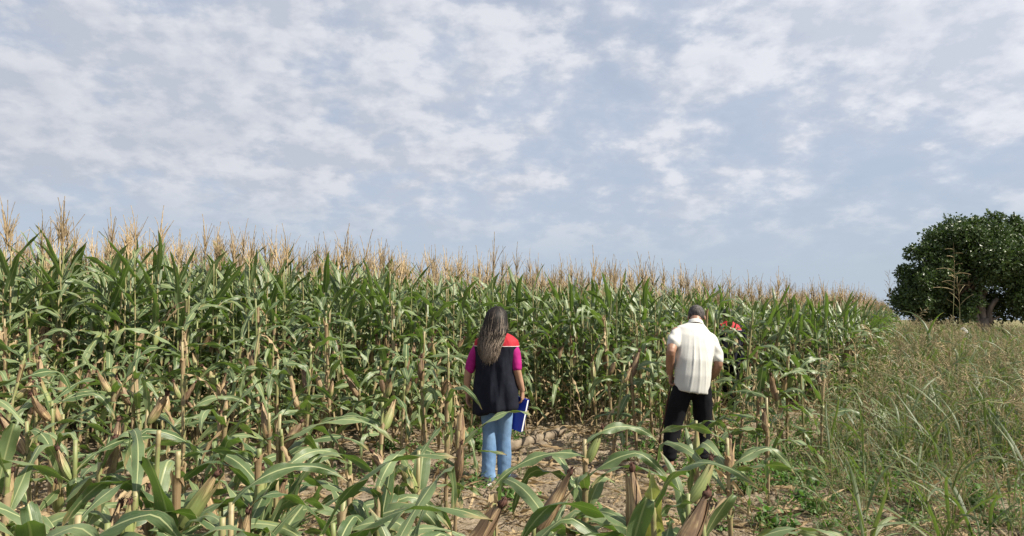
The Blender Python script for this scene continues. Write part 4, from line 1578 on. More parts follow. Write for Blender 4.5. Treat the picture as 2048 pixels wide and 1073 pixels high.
# (photo column, depth, cut height, ears (azimuth, tilt, base height, size), leaves (kind, azimuth, height, size), label)
# azimuth 0 points right, 90 away, 180 left, 270 to the viewer
CUTS = [
 (28, 3.3, 0.80, [(100, 8, .62, 1.0)], [('L', 20, .5), ('C', 170, .6)], 'topped corn plant with upright brown ear nearest the left edge'),
 (45, 2.5, 0.66, [], [('C', 200, .5, .9), ('L', 330, .42, .9)], 'low yellowish corn stub in the bottom left corner'),
 (100, 2.25, 0.74, [], [('C', 268, .62, 1.12), ('L', 150, .55), ('M', 10, .5, .8)], 'topped corn plant whose broad cut leaf hangs down in the bottom left corner'),
 (168, 3.7, 0.92, [(170, 32, .68, 1.15)], [('M', 10, .62, .9), ('L', 190, .55), ('C', 300, .7)], 'topped corn plant with brown ear leaning far left near the left edge'),
 (240, 4.3, 0.86, [(80, 6, .72, 1.05)], [('L', 150, .6), ('M', 350, .72, .9)], 'topped corn plant with upright straw coloured ear, fifth from the left edge'),
 (176, 2.7, 0.76, [(190, 20, .5, .9)], [('M', 355, .7, .95), ('M', 185, .68, .9), ('L', 280, .45)], 'thick green stub with long leaves arching both ways at lower left'),
 (270, 2.8, 0.80, [(250, 5, .56, .9)], [('L', 180, .5), ('C', 20, .6)], 'split pale stub with a withered ear at lower left'),
 (322, 3.5, 0.94, [], [('C', 95, .72, 1.1), ('L', 10, .6), ('C', 200, .66)], 'topped corn plant with broad upright cut leaf, left of the rightward leaning tan ear'),
 (374, 2.95, 0.94, [(5, 34, .62, 1.12)], [('C', 265, .70, 1.1), ('M', 185, .78, .9), ('L', 20, .5)], 'bare topped stalk with tan ear leaning right and a hanging leaf below'),
 (460, 2.6, 0.80, [], [('D', 20, .4), ('L', 200, .35, .7)], 'thin brown knotted dead corn stalk at lower left'),
 (476, 2.85, 0.78, [(15, 14, .5, 1.05)], [('U', 40, .5, .8), ('L', 170, .5)], 'green husked ear on low stub beside the brown dead stalk'),
 (532, 3.15, 0.95, [(75, 5, .62, 1.05)], [('C', 60, .55, 1.1), ('L', 190, .45)], 'cut pale stalk with an upright green ear pressed against it'),
 (560, 3.25, 0.82, [(60, 12, .62, .95)], [('M', 25, .6, .85), ('L', 330, .45)], 'topped corn plant with yellowing ear, right of the cut pale stalk'),
 (512, 2.2, 0.62, [(25, 30, .44, .95)], [('L', 160, .4), ('M', 350, .38, .8)], 'low stub with dark brown drooping silk at the bottom edge'),
 (560, 4.7, 0.90, [(30, 35, .66, 1.1)], [('M', 0, .78, 1.0), ('L', 170, .6)], 'topped corn plant with green ear leaning right and a long leaf arching to the right'),
 (655, 2.55, 0.78, [(270, 4, .50, 1.2)], [('D', 20, .5), ('L', 330, .4, .7), ('M', 185, .72, .85)], 'fat straw brown upright ear on a cut stalk at the bottom edge'),
 (690, 2.6, 0.70, [], [('C', 40, .62, 1.05), ('L', 210, .45), ('M', 330, .56, .85)], 'pale double stub with a bent leaf bleached to straw, right of the fat brown ear'),
 (705, 3.6, 0.80, [], [('M', 180, .70, 1.0), ('L', 20, .5)], 'cut stalk with one long leaf pointing left above bare soil'),
 (766, 3.5, 0.72, [], [('U', 80, .55, .9), ('C', 150, .55), ('L', 10, .4)], 'topped corn plant with a tall narrow upright leaf, left of the broad cut leaf'),
 (776, 2.5, 0.72, [(170, 10, .44, .9)], [('M', 10, .56, .9), ('C', 250, .6)], 'dark brown stub among broad leaves at the bottom edge, left of centre'),
 (838, 4.2, 0.74, [(200, 30, .5, 1.0)], [('C', 88, .58, 1.2), ('M', 20, .6, .8), ('L', 195, .5)], 'topped corn plant with an upright blunt leaf left of the person in jeans'),
 (826, 2.5, 0.64, [], [('C', 275, .56, 1.05), ('U', 120, .5, .8), ('L', 20, .45)], 'stub with a broad leaf folded towards the viewer at the bottom edge'),
 (912, 4.9, 0.92, [(60, 4, .62, 1.1), (300, 8, .42, 1.0)], [('M', 25, .72, 1.0), ('L', 180, .6), ('L', 280, .4)], 'topped corn plant with two upright ears beside the legs of the person in jeans'),
 (900, 2.75, 0.70, [(10, 36, .52, 1.25)], [('L', 180, .5, .8), ('M', 340, .42, .8)], 'large brown ear leaning right in front of the feet of the person in jeans'),
 (995, 2.95, 0.78, [], [('U', 20, .45, .7), ('C', 200, .5)], 'short yellow green stub below the feet of the person in jeans'),
 (985, 2.25, 0.62, [], [('M', 185, .56, 1.0), ('C', 285, .58, 1.0), ('L', 20, .4)], 'stub with a pale hanging leaf at the bottom centre'),
 (1062, 3.0, 0.66, [(12, 30, .60, 1.2)], [('L', 200, .45), ('U', 60, .45, .8), ('M', 350, .4, .8)], 'green brown ear leaning right, right of the feet of the person in jeans'),
 (1105, 3.6, 0.66, [(280, 6, .42, .8)], [('L', 20, .4, .6), ('U', 140, .4, .6)], 'small split stub on open soil between the two standing people'),
 (1165, 3.9, 0.86, [(20, 26, .72, 1.0)], [('M', 178, .84, 1.0), ('M', 355, .72, .9), ('L', 330, .5)], 'topped corn plant with one long straight leaf pointing left, between the two standing people'),
 (1148, 3.0, 0.62, [], [('C', 100, .5, 1.1), ('M', 180, .4, .7)], 'low stub with a dark upright leaf right of centre'),
 (1206, 2.4, 0.70, [], [('C', 55, .55, 1.0), ('L', 190, .5), ('M', 230, .4, .8)], 'pale narrow stub with a bleached slanting leaf at the bottom edge'),
 (1276, 2.85, 0.72, [(85, 5, .64, 1.1)], [('M', 180, .76, .95), ('C', 150, .56)], 'topped corn plant with an upright dark brown ear in front of the stooping person'),
 (1308, 2.8, 0.80, [], [('Y', 82, .62, .85), ('M', 200, .66, .9), ('L', 330, .5)], 'topped corn plant with a yellow spotted upright blade in front of the stooping person'),
 (1332, 2.55, 0.68, [(20, 36, .58, 1.15)], [('M', 5, .62, .9), ('C', 265, .5), ('M', 300, .5, .9)], 'whitish stalk with brown ear leaning right, lower of two in front of the stooping person'),
 (1368, 3.25, 0.72, [(20, 34, .66, 1.1)], [('U', 110, .6, .7), ('C', 330, .55)], 'topped corn plant whose ear with dark silk ends before the feet of the stooping person'),
 (1262, 2.2, 0.60, [(280, 40, .52, 1.0)], [('L', 180, .5), ('U', 40, .5, .8), ('C', 250, .5)], 'ear with dark silk facing the viewer at the bottom edge'),
 (1420, 3.0, 0.78, [], [('M', 0, .60, 1.05), ('M', 345, .56, .9), ('D', 60, .7), ('L', 280, .4)], 'broken stub with frayed straw top and long leaves arching right'),
 (1452, 4.4, 0.74, [(60, 20, .52, .9)], [('L', 345, .62, 1.05), ('D', 200, .5)], 'stub with one leaf drooping to the right over bare soil'),
 (1385, 4.9, 0.80, [(60, 6, .55, .9)], [('U', 100, .5, .7), ('U', 200, .5, .6), ('D', 330, .6)], 'pale frayed stub between the feet of the stooping person'),
 (1526, 5.6, 0.92, [(200, 4, .62, 1.0)], [('L', 190, .7, .9), ('L', 0, .62, .9), ('D', 80, .9), ('U', 300, .5, .6)], 'dead straw coloured stub standing alone at the edge of the weeds'),
 (1318, 2.35, 0.66, [], [('M', 340, .6, 1.0), ('C', 280, .5), ('L', 200, .4)], 'leafy stub at the bottom edge below the stooping person'),
]


def build_cuts():
    for i, (px, d, h, ears, leaves, lab) in enumerate(CUTS):
        p = at(px, d)
        h *= 1.06
        h *= 0.93
        rl = random.Random(i + 40)
        leaves = list(leaves) + [(rl.choice('LLMDCL'), rl.uniform(0, 360), rl.uniform(.45, max(.5, h - .08)), rl.uniform(.8, 1.1)) for _ in range(0 if 880 < px < 1120 or 1360 < px < 1400 else 4)]
        if not 880 < px < 1120:
            leaves.append((rl.choice('LLM'), rl.uniform(0, 360), h + .06, rl.uniform(.6, .85)))
        sp = cut_spec(h, [(a, t, z * 1.0, s) for a, t, z, s in ears], [(l[0], l[1], l[2] * 1.06 - (0.26 if l[0] == 'C' else 0.13)) + tuple(l[3:]) for l in leaves], 900 + i)
        spec_objects('corn_plant', sp, (p.x, p.y, gz(p.x, p.y)), 0, 1.0, lab, 'corn plant', 'topped corn plants at the front', (random.gauss(0, .025), random.gauss(0, .025)))
    rl = random.Random(808)
    for (lo, hi, d0, d1, n_, lab, g) in ((0, 420, 2.1, 4.2, 14, 'leafy topped corn plant crowded into the bottom left of the front rows', 'leafy front plants at bottom left'),
                                       (430, 830, 2.1, 4.2, 11, 'leafy topped corn plant in the front rows, bottom left of the person in jeans', 'leafy front plants left of centre'),
                                       (1190, 1440, 2.1, 2.9, 7, 'leafy topped corn plant in the dense clump before the stooping person', 'leafy front plants before the stooping person')):
        for k in range(n_):
            p = at(lo + (hi - lo) * (k + rl.random()) / n_, rl.uniform(d0, d1))
            h = rl.uniform(.5, .8) - (.08 if lo > 1000 else 0)
            side = rl.uniform(0, 360)
            lv = []
            for j in range(6):
                lv.append((rl.choice('LLMLCD'), side + 180 * j + rl.gauss(0, 30), .2 + (h - .25) * j / 5, rl.uniform(.65, .95)))
            ears = [(rl.uniform(0, 360), rl.uniform(5, 35), h - rl.uniform(.1, .25), rl.uniform(.9, 1.1))] if rl.random() < .6 else []
            spec_objects('corn_plant', cut_spec(h, ears, lv, 5000 + int(p.x * 991)), (p.x, p.y, gz(p.x, p.y)), 0, 1.0, lab, 'corn plant', g, (rl.gauss(0, .05), rl.gauss(0, .05)))
    # the strip of topped plants on the left in front of the standing field
    r_ = random.Random(21)
    n = 0
    for row, (d0, sp_, prob) in enumerate(((4.4, .32, .5), (5.0, .28, .6), (5.7, .26, .75), (6.4, .24, .8), (7.0, .21, .9), (7.6, .20, .9), (8.2, .2, .9), (8.9, .22, .9), (9.5, .22, .9))):
        x = -0.76 * d0 - 0.3
        while x < 3.2:
            x += sp_ * r_.uniform(0.7, 1.3)
            y = d0 + 0.13 * (x + 4) + r_.gauss(0, 0.12)
            px = 1024 + F * x / y
            keep = prob
            if px > 560:
                keep *= 0.85
            if px > 900:
                keep = 0.0 if y < 8.0 else 0.55
            if px > 1030:
                keep = 0.0 if y < 7.0 else (0.6 if y < 8.6 else 0.85)
            if 985 < px < 1190 and 5.5 < y < 9.5 and y < 8.0 + (px - 1012) / 113 * 1.25 + 0.40:
                continue
            if abs(px - 1388) < 40 and y < 8.2:
                continue
            if 1440 < px < 1500 and y > 8.2:
                continue
            if y > edge_y(x) - 0.35 or r_.random() > keep:
                continue
            if math.hypot(x - WOMAN.x, y - WOMAN.y) < 0.5:
                continue
            ez = r_.uniform(0.62, 0.98)
            h = ez + (r_.uniform(0.05, 0.2) if r_.random() < 0.66 else r_.uniform(.3, .9) * (.5 if row < 3 else 1))
            az = r_.uniform(0, 360)
            ears = [(az, r_.uniform(5, 32), min(ez, h - .1), r_.uniform(.85, 1.1))] if r_.random() < 0.9 else []
            lv = []
            z = 0.30
            side = r_.uniform(0, 360)
            while z < h - 0.01:
                q = r_.random()
                lv.append(('D' if q < 0.15 else ('L' if q < 0.55 else ('M' if q < 0.9 else 'C')), side + r_.gauss(0, 25), z, r_.uniform(.75, 1.0)))
                side += 180
                z += 0.16
            dep = 'near' if row < 3 else 'far'
            if px < 310:
                lab = f'topped corn plant in {dep} rows of the cut strip, by the left edge'
            elif px < 620:
                lab = f'topped corn plant in {dep} rows of the cut strip, midway from left edge to woman'
            elif px < 930:
                lab = f'topped corn plant in {dep} rows of the cut strip, just left of the woman'
            elif px < 1335:
                lab = 'topped corn plant around the fallen log, between the two standing people'
            else:
                lab = 'topped corn plant behind and right of the stooping person, before the standing corn'
            g = lab.replace('topped corn plant', 'topped corn')
            lv.append((r_.choice('LLCM'), side, h - .03, r_.uniform(.6, .85)))
            lv.append((r_.choice('LLD'), side + 180 + r_.gauss(0, 30), h - .1, r_.uniform(.6, .9)))
            spec_objects('corn_plant', cut_spec(h, ears, lv, 3000 + n), (x, y, gz(x, y)), r_.uniform(0, 6.28), 1.0, lab, 'corn plant', g, (r_.gauss(0, .08), r_.gauss(0, .08)))
            n += 1


build_cuts()


# ------------------------------------------------------------------ grasses and weeds
def blade_mb(h, w, lean, droop, seed, n=6):
    return leaf_mb(h, w, lean, droop, 1.5, 0.35, 0.0, random.Random(seed).uniform(-1, 1), n, seed=seed, across=2)


def panicle_mb(L, nb, spread, droop, seed, thick=1.0):
    r_ = random.Random(seed)
    mb = MB()
    axis = []
    q = Vector((0, 0, 0))
    d = Vector((0, 0, 1))
    for i in range(9):
        axis.append(q.copy())
        d = (d + Vector((droop * 0.22, 0, -droop * 0.06 * i))).normalized()
        q = q + d * L / 8
    mb.tube(axis, [0.0022 - 0.0002 * i for i in range(9)], 3, cap=False)
    for k in range(nb):
        t = 0.05 + 0.9 * k / nb
        i = min(int(t * 8), 7)
        p = axis[i].lerp(axis[i + 1], t * 8 - i)
        T = (axis[i + 1] - axis[i]).normalized()
        a = k * 2.4 + r_.uniform(-0.4, 0.4)
        side = Vector((math.cos(a), math.sin(a), 0))
        dd = (T * math.cos(spread) + side * math.sin(spread)).normalized()
        ln = L * 0.42 * (1 - 0.65 * t) * r_.uniform(0.7, 1.15)
        pts, rad = [p], [0.0010]
        for s in range(6):
            dd = (dd + Vector((0, 0, -0.10 - droop * 0.12))).normalized()
            p = p + dd * ln / 6
            pts.append(p)
            rad.append((0.0034 if s % 2 else 0.0018) * thick if s > 0 else 0.0012)
        mb.tube(pts, rad, 3, cap=False)
    return mb


def grass_culm_mb(h, lean, bend, seed):
    mb = MB()
    r_ = random.Random(seed)
    pts, rad = [], []
    q = Vector((0, 0, -0.02))
    ang = lean
    n = 12
    for i in range(n + 1):
        t = i / n
        pts.append(q.copy())
        rad.append(0.0034 * (1 - 0.6 * t))
        ang2 = ang + bend * t ** 2.5
        q = q + Vector((math.sin(ang2), 0, math.cos(ang2))) * h / n
    mb.tube(pts, rad, 4)
    return mb, pts


def tall_grass_spec(h, lean, bend, seed, nblade=5, panicle=True, pan_L=0.26, spread=0.7, droop=0.3):
    """culm, leaves along it, seed head"""
    r_ = random.Random(seed)
    cm, pts = grass_culm_mb(h, lean, bend, seed)
    kc = f'culm_{seed}'
    lib(kc, cm, 'culm')
    sp = [('culm', kc, Matrix.Identity(4), None)]
    for k in range(nblade):
        t = 0.1 + 0.62 * k / max(nblade, 1) + r_.uniform(-.04, .04)
        i = int(t * 12)
        key = f'blade_{r_.randrange(10)}'
        sp.append(('leaf', key, TRS(pts[i], r_.uniform(0, 6.28), r_.gauss(0, .15), r_.uniform(.7, 1.25)), None))
    if panicle:
        kp = f'panicle_{seed}'
        lib(kp, panicle_mb(pan_L, 11 if pan_L > .3 else 15, spread, droop, seed, 0.8 if pan_L > .3 else 1.2), 'seed')
        d = (pts[-1] - pts[-2]).normalized()
        m = Matrix.Translation(pts[-1]) @ d.to_track_quat('Z', 'X').to_matrix().to_4x4()
        sp.append(('seed_head', kp, m, None))
    return sp


for i in range(10):
    r_ = random.Random(700 + i)
    lib(f'blade_{i}', blade_mb(r_.uniform(.32, .62), r_.uniform(.014, .027), R(r_.uniform(8, 60)), R(r_.uniform(15, 110)), 700 + i, 8), 'grass')
for i in range(5):
    r_ = random.Random(760 + i)
    lib(f'bladedry_{i}', blade_mb(r_.uniform(.25, .5), r_.uniform(.008, .014), R(r_.uniform(10, 55)), R(r_.uniform(20, 110)), 760 + i, 6), 'grass_dry')


def clump_spec(seed, n, hscale, dry, culms, spread=0.09):
    r_ = random.Random(seed)
    sp = []
    for k in range(n):
        key = f'bladedry_{r_.randrange(5)}' if r_.random() < dry else f'blade_{r_.randrange(10)}'
        a, q = r_.uniform(0, 6.28), spread * math.sqrt(r_.random())
        z = r_.choice((0, 0, 0, .08, .18, .3, .42)) * hscale
        sp.append(('blade', key, TRS((q * math.cos(a), q * math.sin(a), z), r_.uniform(0, 6.28), r_.gauss(0, .35), hscale * r_.uniform(.6, 1.35)), None))
    for k in range(culms):
        s2 = seed * 50 + k + 4000
        a, q = r_.uniform(0, 6.28), spread * math.sqrt(r_.random())
        base = TRS((q * math.cos(a), q * math.sin(a), 0), r_.uniform(0, 6.28))
        for (nm, key, m, par) in tall_grass_spec(r_.uniform(.65, 1.0) * hscale, R(r_.uniform(2, 16)), R(r_.uniform(0, 40)), s2, 2, True, r_.uniform(.15, .24), r_.uniform(.35, .8), r_.uniform(.1, .8)):
            sp.append((nm, key, base @ m, None))
    return sp


GRASS_P = [clump_spec(1, 34, 1.0, .16, 1), clump_spec(2, 36, 0.9, .25, 1), clump_spec(3, 32, 1.05, .15, 2), clump_spec(4, 36, 0.8, .4, 1),
           clump_spec(5, 30, 0.7, .12, 0, .12), clump_spec(6, 26, 0.6, .6, 1, .12), clump_spec(7, 18, 0.45, .35, 0, .12), clump_spec(8, 36, 1.1, .15, 2), clump_spec(9, 16, 1.75, .08, 0, .07), clump_spec(10, 22, 0.8, .95, 1, .16)]


def grass_edge(y):
    """x where the weeds begin, for a depth y"""
    return float(np.interp(y, [2, 4.2, 5.2, 6.5, 8.5, 11, 14, 20, 58, 90], [2.6, 2.35, 2.25, 2.55, 3.5, 5.2, 7.1, 10.6, 33.0, 50]))


def build_grass():
    r_ = random.Random(31)
    pts = []

    def put(x, y, s, ids):
        pts.append(((x, y, gz(x, y) - 0.01), (r_.gauss(0, .22), r_.gauss(0, .22), r_.uniform(0, 6.28)), s, r_.choice(ids)))
    y = 3.4
    while y < 75:
        dens = 18 if y < 7 else (16 if y < 12 else (9 if y < 20 else (4.5 if y < 35 else 2.2)))
        dy = 0.5 if y < 20 else 1.5
        x0, x1 = grass_edge(y) - 0.4, 0.84 * y + 1.0
        n = int((x1 - x0) * dy * dens)
        for k in range(n):
            x = r_.uniform(x0, x1)
            yy = y + r_.uniform(0, dy)
            e = x - grass_edge(yy)
            if e < 0 and r_.random() > 0.35:
                continue
            # patches of bare soil near the viewer
            if yy < 6.2:
                pn = mnoise.noise(Vector((x * 0.9, yy * 0.9, 3.1)))
                if r_.random() > 0.34 + 0.9 * max(0, pn) + 0.3 * (yy - 4):
                    continue
            h = 0.64 + 0.34 * sstep(0, 1.8, e) * (0.7 + 0.3 * sstep(4.5, 9, yy))
            if yy > 11:
                h += 0.55 * math.exp(-(e / (0.07 * yy + 1.2)) ** 2)
            h *= r_.uniform(.65, 1.2) * (1 + 0.35 * mnoise.noise(Vector((x * .55, yy * .55, 0))))
            if yy > 20:
                h *= 1.12
            if yy < 6.5:
                ids = (0, 1, 3, 3, 4, 5, 5, 6, 6, 5)
                h *= 0.85
                if r_.random() < .16:
                    ids = (8, 9, 9)
            else:
                ids = (0, 1, 2, 3, 4, 7, 7, 5)
            if 6.5 <= yy < 11 and r_.random() < .14:
                ids = (8, 9)
            if mnoise.noise(Vector((x * .7 + 9, yy * .7, 4))) > 0.12 and r_.random() < .6:
                ids = (3, 5, 9, 9)
            if e < 0.4 and yy < 12:
                ids = (4, 5, 6, 6)
            put(x, yy, h, ids)
        y += dy
    # tufts in the trampled strip and under the corn edge
    for k in range(420):
        y = r_.uniform(4.2, 13)
        x = r_.uniform(-0.72 * y, grass_edge(y))
        if y > edge_y(x) + 0.5:
            continue
        w = 0.18 + 0.82 * sstep(-1.0, 2.2, x)
        if r_.random() > w:
            continue
        put(x, y, r_.uniform(.22, .55), (4, 5, 6, 6))
    scatter('wild_grass', [spec_joined('wild_grass', s) for s in GRASS_P], pts, 'tall seeding wild grass and weeds covering the ground on the right', 'grass')

    # low broad leaved ground cover
    def rosette(seed, n, size):
        q = random.Random(seed)
        mb = MB()
        for k in range(n):
            l = leaf_mb(size * q.uniform(.6, 1.2), size * q.uniform(.35, .55), R(q.uniform(15, 70)), R(q.uniform(10, 60)), 1.2, 0.2, 0.0, 0.0, 4, seed=seed * 31 + k, across=2)
            st = Vector((q.gauss(0, size * .7), q.gauss(0, size * .7), abs(q.gauss(0, size * .8))))
            mb.add(l, TRS(st, q.uniform(0, 6.28)))
        return mb.mesh('ground_cover', [M['weed']])
    protos = [rosette(i, 16 + 5 * i, .045 + .008 * i) for i in range(4)]
    pts2 = []
    for k in range(5200):
        y = r_.uniform(4.0, 13)
        x = r_.uniform(-0.74 * y, 0.8 * y)
        m = mnoise.noise(Vector((x * 0.8 + 5, y * 0.8, 7.7)))
        w = 0.03 + 0.4 * max(0, m)
        # thick to the right of the stooping person
        w += 0.95 * math.exp(-((x - 2.6) ** 2 / 0.9 + (y - 7.4) ** 2 / 3.5))
        w += 0.25 * sstep(2.0, 4.0, x)
        if y > edge_y(x) + .3 or r_.random() > w:
            continue
        pts2.append(((x, y, gz(x, y)), (r_.gauss(0, .1), r_.gauss(0, .1), r_.uniform(0, 6.28)), r_.uniform(.5, 1.3), r_.randrange(4)))
    scatter('ground_cover', protos, pts2, 'low green broad leaved weeds creeping over the soil', 'weeds')


build_grass()


def weed_bush(px, d, size, seed, label):
    """a single leafy weed: stems with oval leaves"""
    q = random.Random(seed)
    p = at(px, d)
    root = empty('weed', (p.x, p.y, gz(p.x, p.y)))
    tag(root, label, 'weed')
    sm, lm = MB(), MB()
    for k in range(9):
        a = q.uniform(0, 6.28)
        el = R(q.uniform(8, 50))
        d_ = Vector((math.cos(a) * math.sin(el), math.sin(a) * math.sin(el), math.cos(el)))
        pts = [Vector((0, 0, 0)) + d_ * size * t + Vector((0, 0, -0.12 * size * t * t)) for t in (0, .25, .5, .75, 1)]
        sm.tube(pts, [.004, .0035, .003, .0025, .0015], 4)
        for j in range(13):
            t = q.uniform(.2, 1)
            b = pts[0].lerp(pts[-1], t)
            l = leaf_mb(size * q.uniform(.18, .30), size * q.uniform(.08, .13), R(q.uniform(25, 80)), R(q.uniform(10, 60)), 1.2, .2, 0, 0, 5, seed=seed + k * 20 + j, across=2)
            lm.add(l, TRS(b, q.uniform(0, 6.28)))
    mobj('stem', sm.mesh('stem', [M['culm']]), root)
    mobj('foliage', lm.mesh('foliage', [M['weed']]), root)


weed_bush(962, 7.9, .36, 50, 'bushy bright green weed left of the knees of the person in jeans')
weed_bush(1036, 8.3, .24, 90, 'small bright green weed at the near end of the fallen log')
weed_bush(592, 4.9, .16, 130, 'small green weed on bare soil above the short log')
weed_bush(1480, 6.0, .22, 170, 'low leafy weed right of the feet of the stooping person')


TG = [
 (1884, 4.6, 1.72, 2, 4, 6, .34, 1.15, .05, 0, 'very tall green grass stalk with open seed head rising before the tree'),
 (1908, 5.4, 1.62, 1, 3, 4, .36, .55, .15, 0, 'tall grass stalk with straw coloured seed head before the dark tree, second from the tallest'),
 (1752, 9.0, 1.78, 4, 8, 4, .42, .35, .2, 0, 'tall dark grass stalk with slender seed head against the sky left of the tree'),
 (1780, 4.6, 1.38, 12, 105, 5, .30, .3, .9, 0, 'arched grass stalk with a drooping straw seed head right of the corn'),
 (2030, 6.4, 1.50, 3, 20, 4, .26, .35, .4, 0, 'grass stalk with curled pale seed head near the right edge below the tree'),
 (1735, 4.4, .98, -28, -20, 5, .2, .5, .3, 0, 'dark grass stalk leaning left in the middle of the weeds'),
 (1868, 4.2, .92, 6, 15, 8, .2, .6, .3, 0, 'clump stalk with broad yellow green blades at lower right'),
 (1925, 4.5, 1.12, 35, 30, 7, .2, .6, .3, 0, 'grass stalk slanting up to the right from the bright green blades'),
 (1660, 5.2, 1.02, -30, -25, 5, .2, .5, .3, 0, 'long grass stalk slanting left across the low weeds'),
 (1712, 3.9, .95, 2, 6, 6, .2, .5, .3, 0, 'upright grass stalk with a pale folded blade at its foot, lower right'),
 (1990, 4.6, 1.05, 5, 20, 6, .2, .5, .4, 0, 'upright green grass stalk near the right edge'),
 (1590, 6.4, .98, -20, -10, 5, .2, .5, .4, 0, 'grass stalk at the left border of the weeds, leaning towards the corn'),
 (1625, 8.2, 1.15, 8, 20, 6, .2, .6, .4, 0, 'grass stalk among weeds below the spiky corn plant'),
 (1830, 6.8, 1.12, -6, -30, 6, .22, .6, .6, 0, 'nodding grass stalk behind the arched one'),
]


def build_tall_grass():
    for i, (px, d, h, lean, bend, nb, pl, spread, droop, _, lab) in enumerate(TG):
        p = at(px, d)
        sp = tall_grass_spec(h, R(lean), R(bend), 9000 + i, nb, True, pl, spread, droop)
        if i in (6, 7, 9):
            r_ = random.Random(i)
            for k in range(6):
                sp.append(('leaf', f'blade_{r_.randrange(10)}', TRS((0, 0, r_.uniform(0, .25)), r_.uniform(0, 6.28), r_.gauss(0, .15), r_.uniform(1.2, 1.7)), None))
        spec_objects('grass_stalk', sp, (p.x, p.y, gz(p.x, p.y)), 0, 1.0, lab, 'grass', 'single tall grass stalks')
    # more stalks nobody can tell apart
    r_ = random.Random(77)
    protos = [tall_grass_spec(r_.uniform(.85, 1.25), R(r_.uniform(0, 22)), R(r_.uniform(-10, 60)), 9100 + i, 5, True, r_.uniform(.16, .28), r_.uniform(.3, .9), r_.uniform(.1, .9)) for i in range(8)]
    for k in range(60):
        y = r_.uniform(4.6, 11)
        x = r_.uniform(grass_edge(y) + .2, .76 * y)
        spec_objects('grass_stalk', r_.choice(protos), (x, y, gz(x, y)), r_.uniform(0, 6.28), r_.uniform(.8, 1.1),
                     'slender seeding grass stalk in the weedy ground on the right', 'grass', 'seeding grass stalks among the weeds')


build_tall_grass()


# ------------------------------------------------------------------ logs, clods, litter
M['bark'] = mat_simple('weathered_log', (0.11, 0.085, 0.06), (0.24, 0.19, 0.135), 7, 0.85, 0.012, stretch=(1, 1, 1), bscale=22)


def log(name, a, b, r, seed, label):
    q = random.Random(seed)
    a, b = Vector(a), Vector(b)
    root = a
    mb = MB()
    n = 16
    pts, rad = [], []
    for i in range(n + 1):
        t = i / n
        p = a.lerp(b, t) + Vector((0, 0, 0.02 * math.sin(t * 5 + seed))) + Vector((0.015 * math.sin(t * 7), 0.015 * math.cos(t * 6), 0))
        pts.append(p - root)
        rad.append(r * (1 - 0.22 * t) * q.uniform(.97, 1.03))
    mb.tube(pts, rad, 14)
    kn = a.lerp(b, .45) - root
    mb.tube([kn, kn + Vector((0.02, -0.03, r * 1.5))], [r * .4, r * .28], 8)
    o = mobj(name, mb.mesh(name, [M['bark']]))
    o.location = root
    tag(o, label, 'log')


p0, p1 = at(1012, 8.0), at(1125, 9.25)
log('log', (p0.x, p0.y, gz(p0.x, p0.y) + .05), (p1.x, p1.y, gz(p1.x, p1.y) + .055), .066, 1, 'pale fallen log lying on the soil between the two standing people')
p0, p1 = at(545, 4.85), at(612, 5.15)
log('log', (p0.x, p0.y, gz(p0.x, p0.y) + .02), (p1.x, p1.y, gz(p1.x, p1.y) + .025), .045, 2, 'short half buried log at the bottom edge, left of centre')


def build_litter():
    r_ = random.Random(55)
    clods = []
    for i in range(4):
        bm = bmesh.new()
        bmesh.ops.create_icosphere(bm, subdivisions=2, radius=1)
        for v in bm.verts:
            v.co *= 1 + 0.35 * mnoise.noise(v.co * 1.6 + Vector((i * 9, 0, 0))) + 0.15 * mnoise.noise(v.co * 4)
            v.co.z *= 0.7
        me = bpy.data.meshes.new('soil_clod')
        bm.to_mesh(me)
        bm.free()
        me.shade_smooth()
        me.materials.append(M['clod'])
        clods.append(me)
    pts = []
    for k in range(16000):
        y = 4.2 + 7.8 * r_.random() ** 1.3
        x = r_.uniform(-.8 * y, .8 * y)
        if mnoise.noise(Vector((x * 1.3, y * 1.3, 0))) < r_.uniform(-.6, .4):
            continue
        s = min(0.065, 0.006 + abs(r_.gauss(0, .015)))
        pts.append(((x, y, gz(x, y) + s * .15), (r_.uniform(-.4, .4), r_.uniform(-.4, .4), r_.uniform(0, 6.28)), s, r_.randrange(4)))
    scatter('soil_clods', clods, pts, 'loose crumbs and clods of dry soil on the ground', 'soil')
    # straw and dead leaf litter
    prot = []
    for i in range(6):
        if i < 3:
            mb = leaf_mb(r_.uniform(.25, .5), r_.uniform(.02, .05), R(80), R(r_.uniform(10, 50)), 1, .5, .012, r_.uniform(-2, 2), 8, seed=600 + i, across=2)
            prot.append(mb.mesh('straw_litter', [M['leaf_dry']]))
        else:
            mb = MB()
            for k in range(6):
                a, b = r_.uniform(0, 6.28), r_.uniform(.06, .2)
                c = Vector((r_.gauss(0, .07), r_.gauss(0, .07), r_.uniform(.0, .03)))
                dd = Vector((math.cos(a), math.sin(a), r_.gauss(0, .12))) * b
                mb.tube([c, c + dd * .5 + Vector((0, 0, .004)), c + dd], [.0022, .002, .0012], 3, cap=False)
            prot.append(mb.mesh('straw_litter', [M['grass_dry']]))
    pts = []
    for k in range(8500):
        y = 4.0 + 9 * r_.random() ** 1.1
        x = r_.uniform(-.8 * y, .8 * y)
        if y > edge_y(x) + 1.2:
            continue
        pts.append(((x, y, gz(x, y) + .012), (r_.gauss(0, .12), r_.gauss(0, .12), r_.uniform(0, 6.28)), r_.uniform(.5, 1.1), r_.randrange(6)))
    scatter('straw_litter', prot, pts, 'dead leaves and straw scattered on the soil', 'litter')


build_litter()


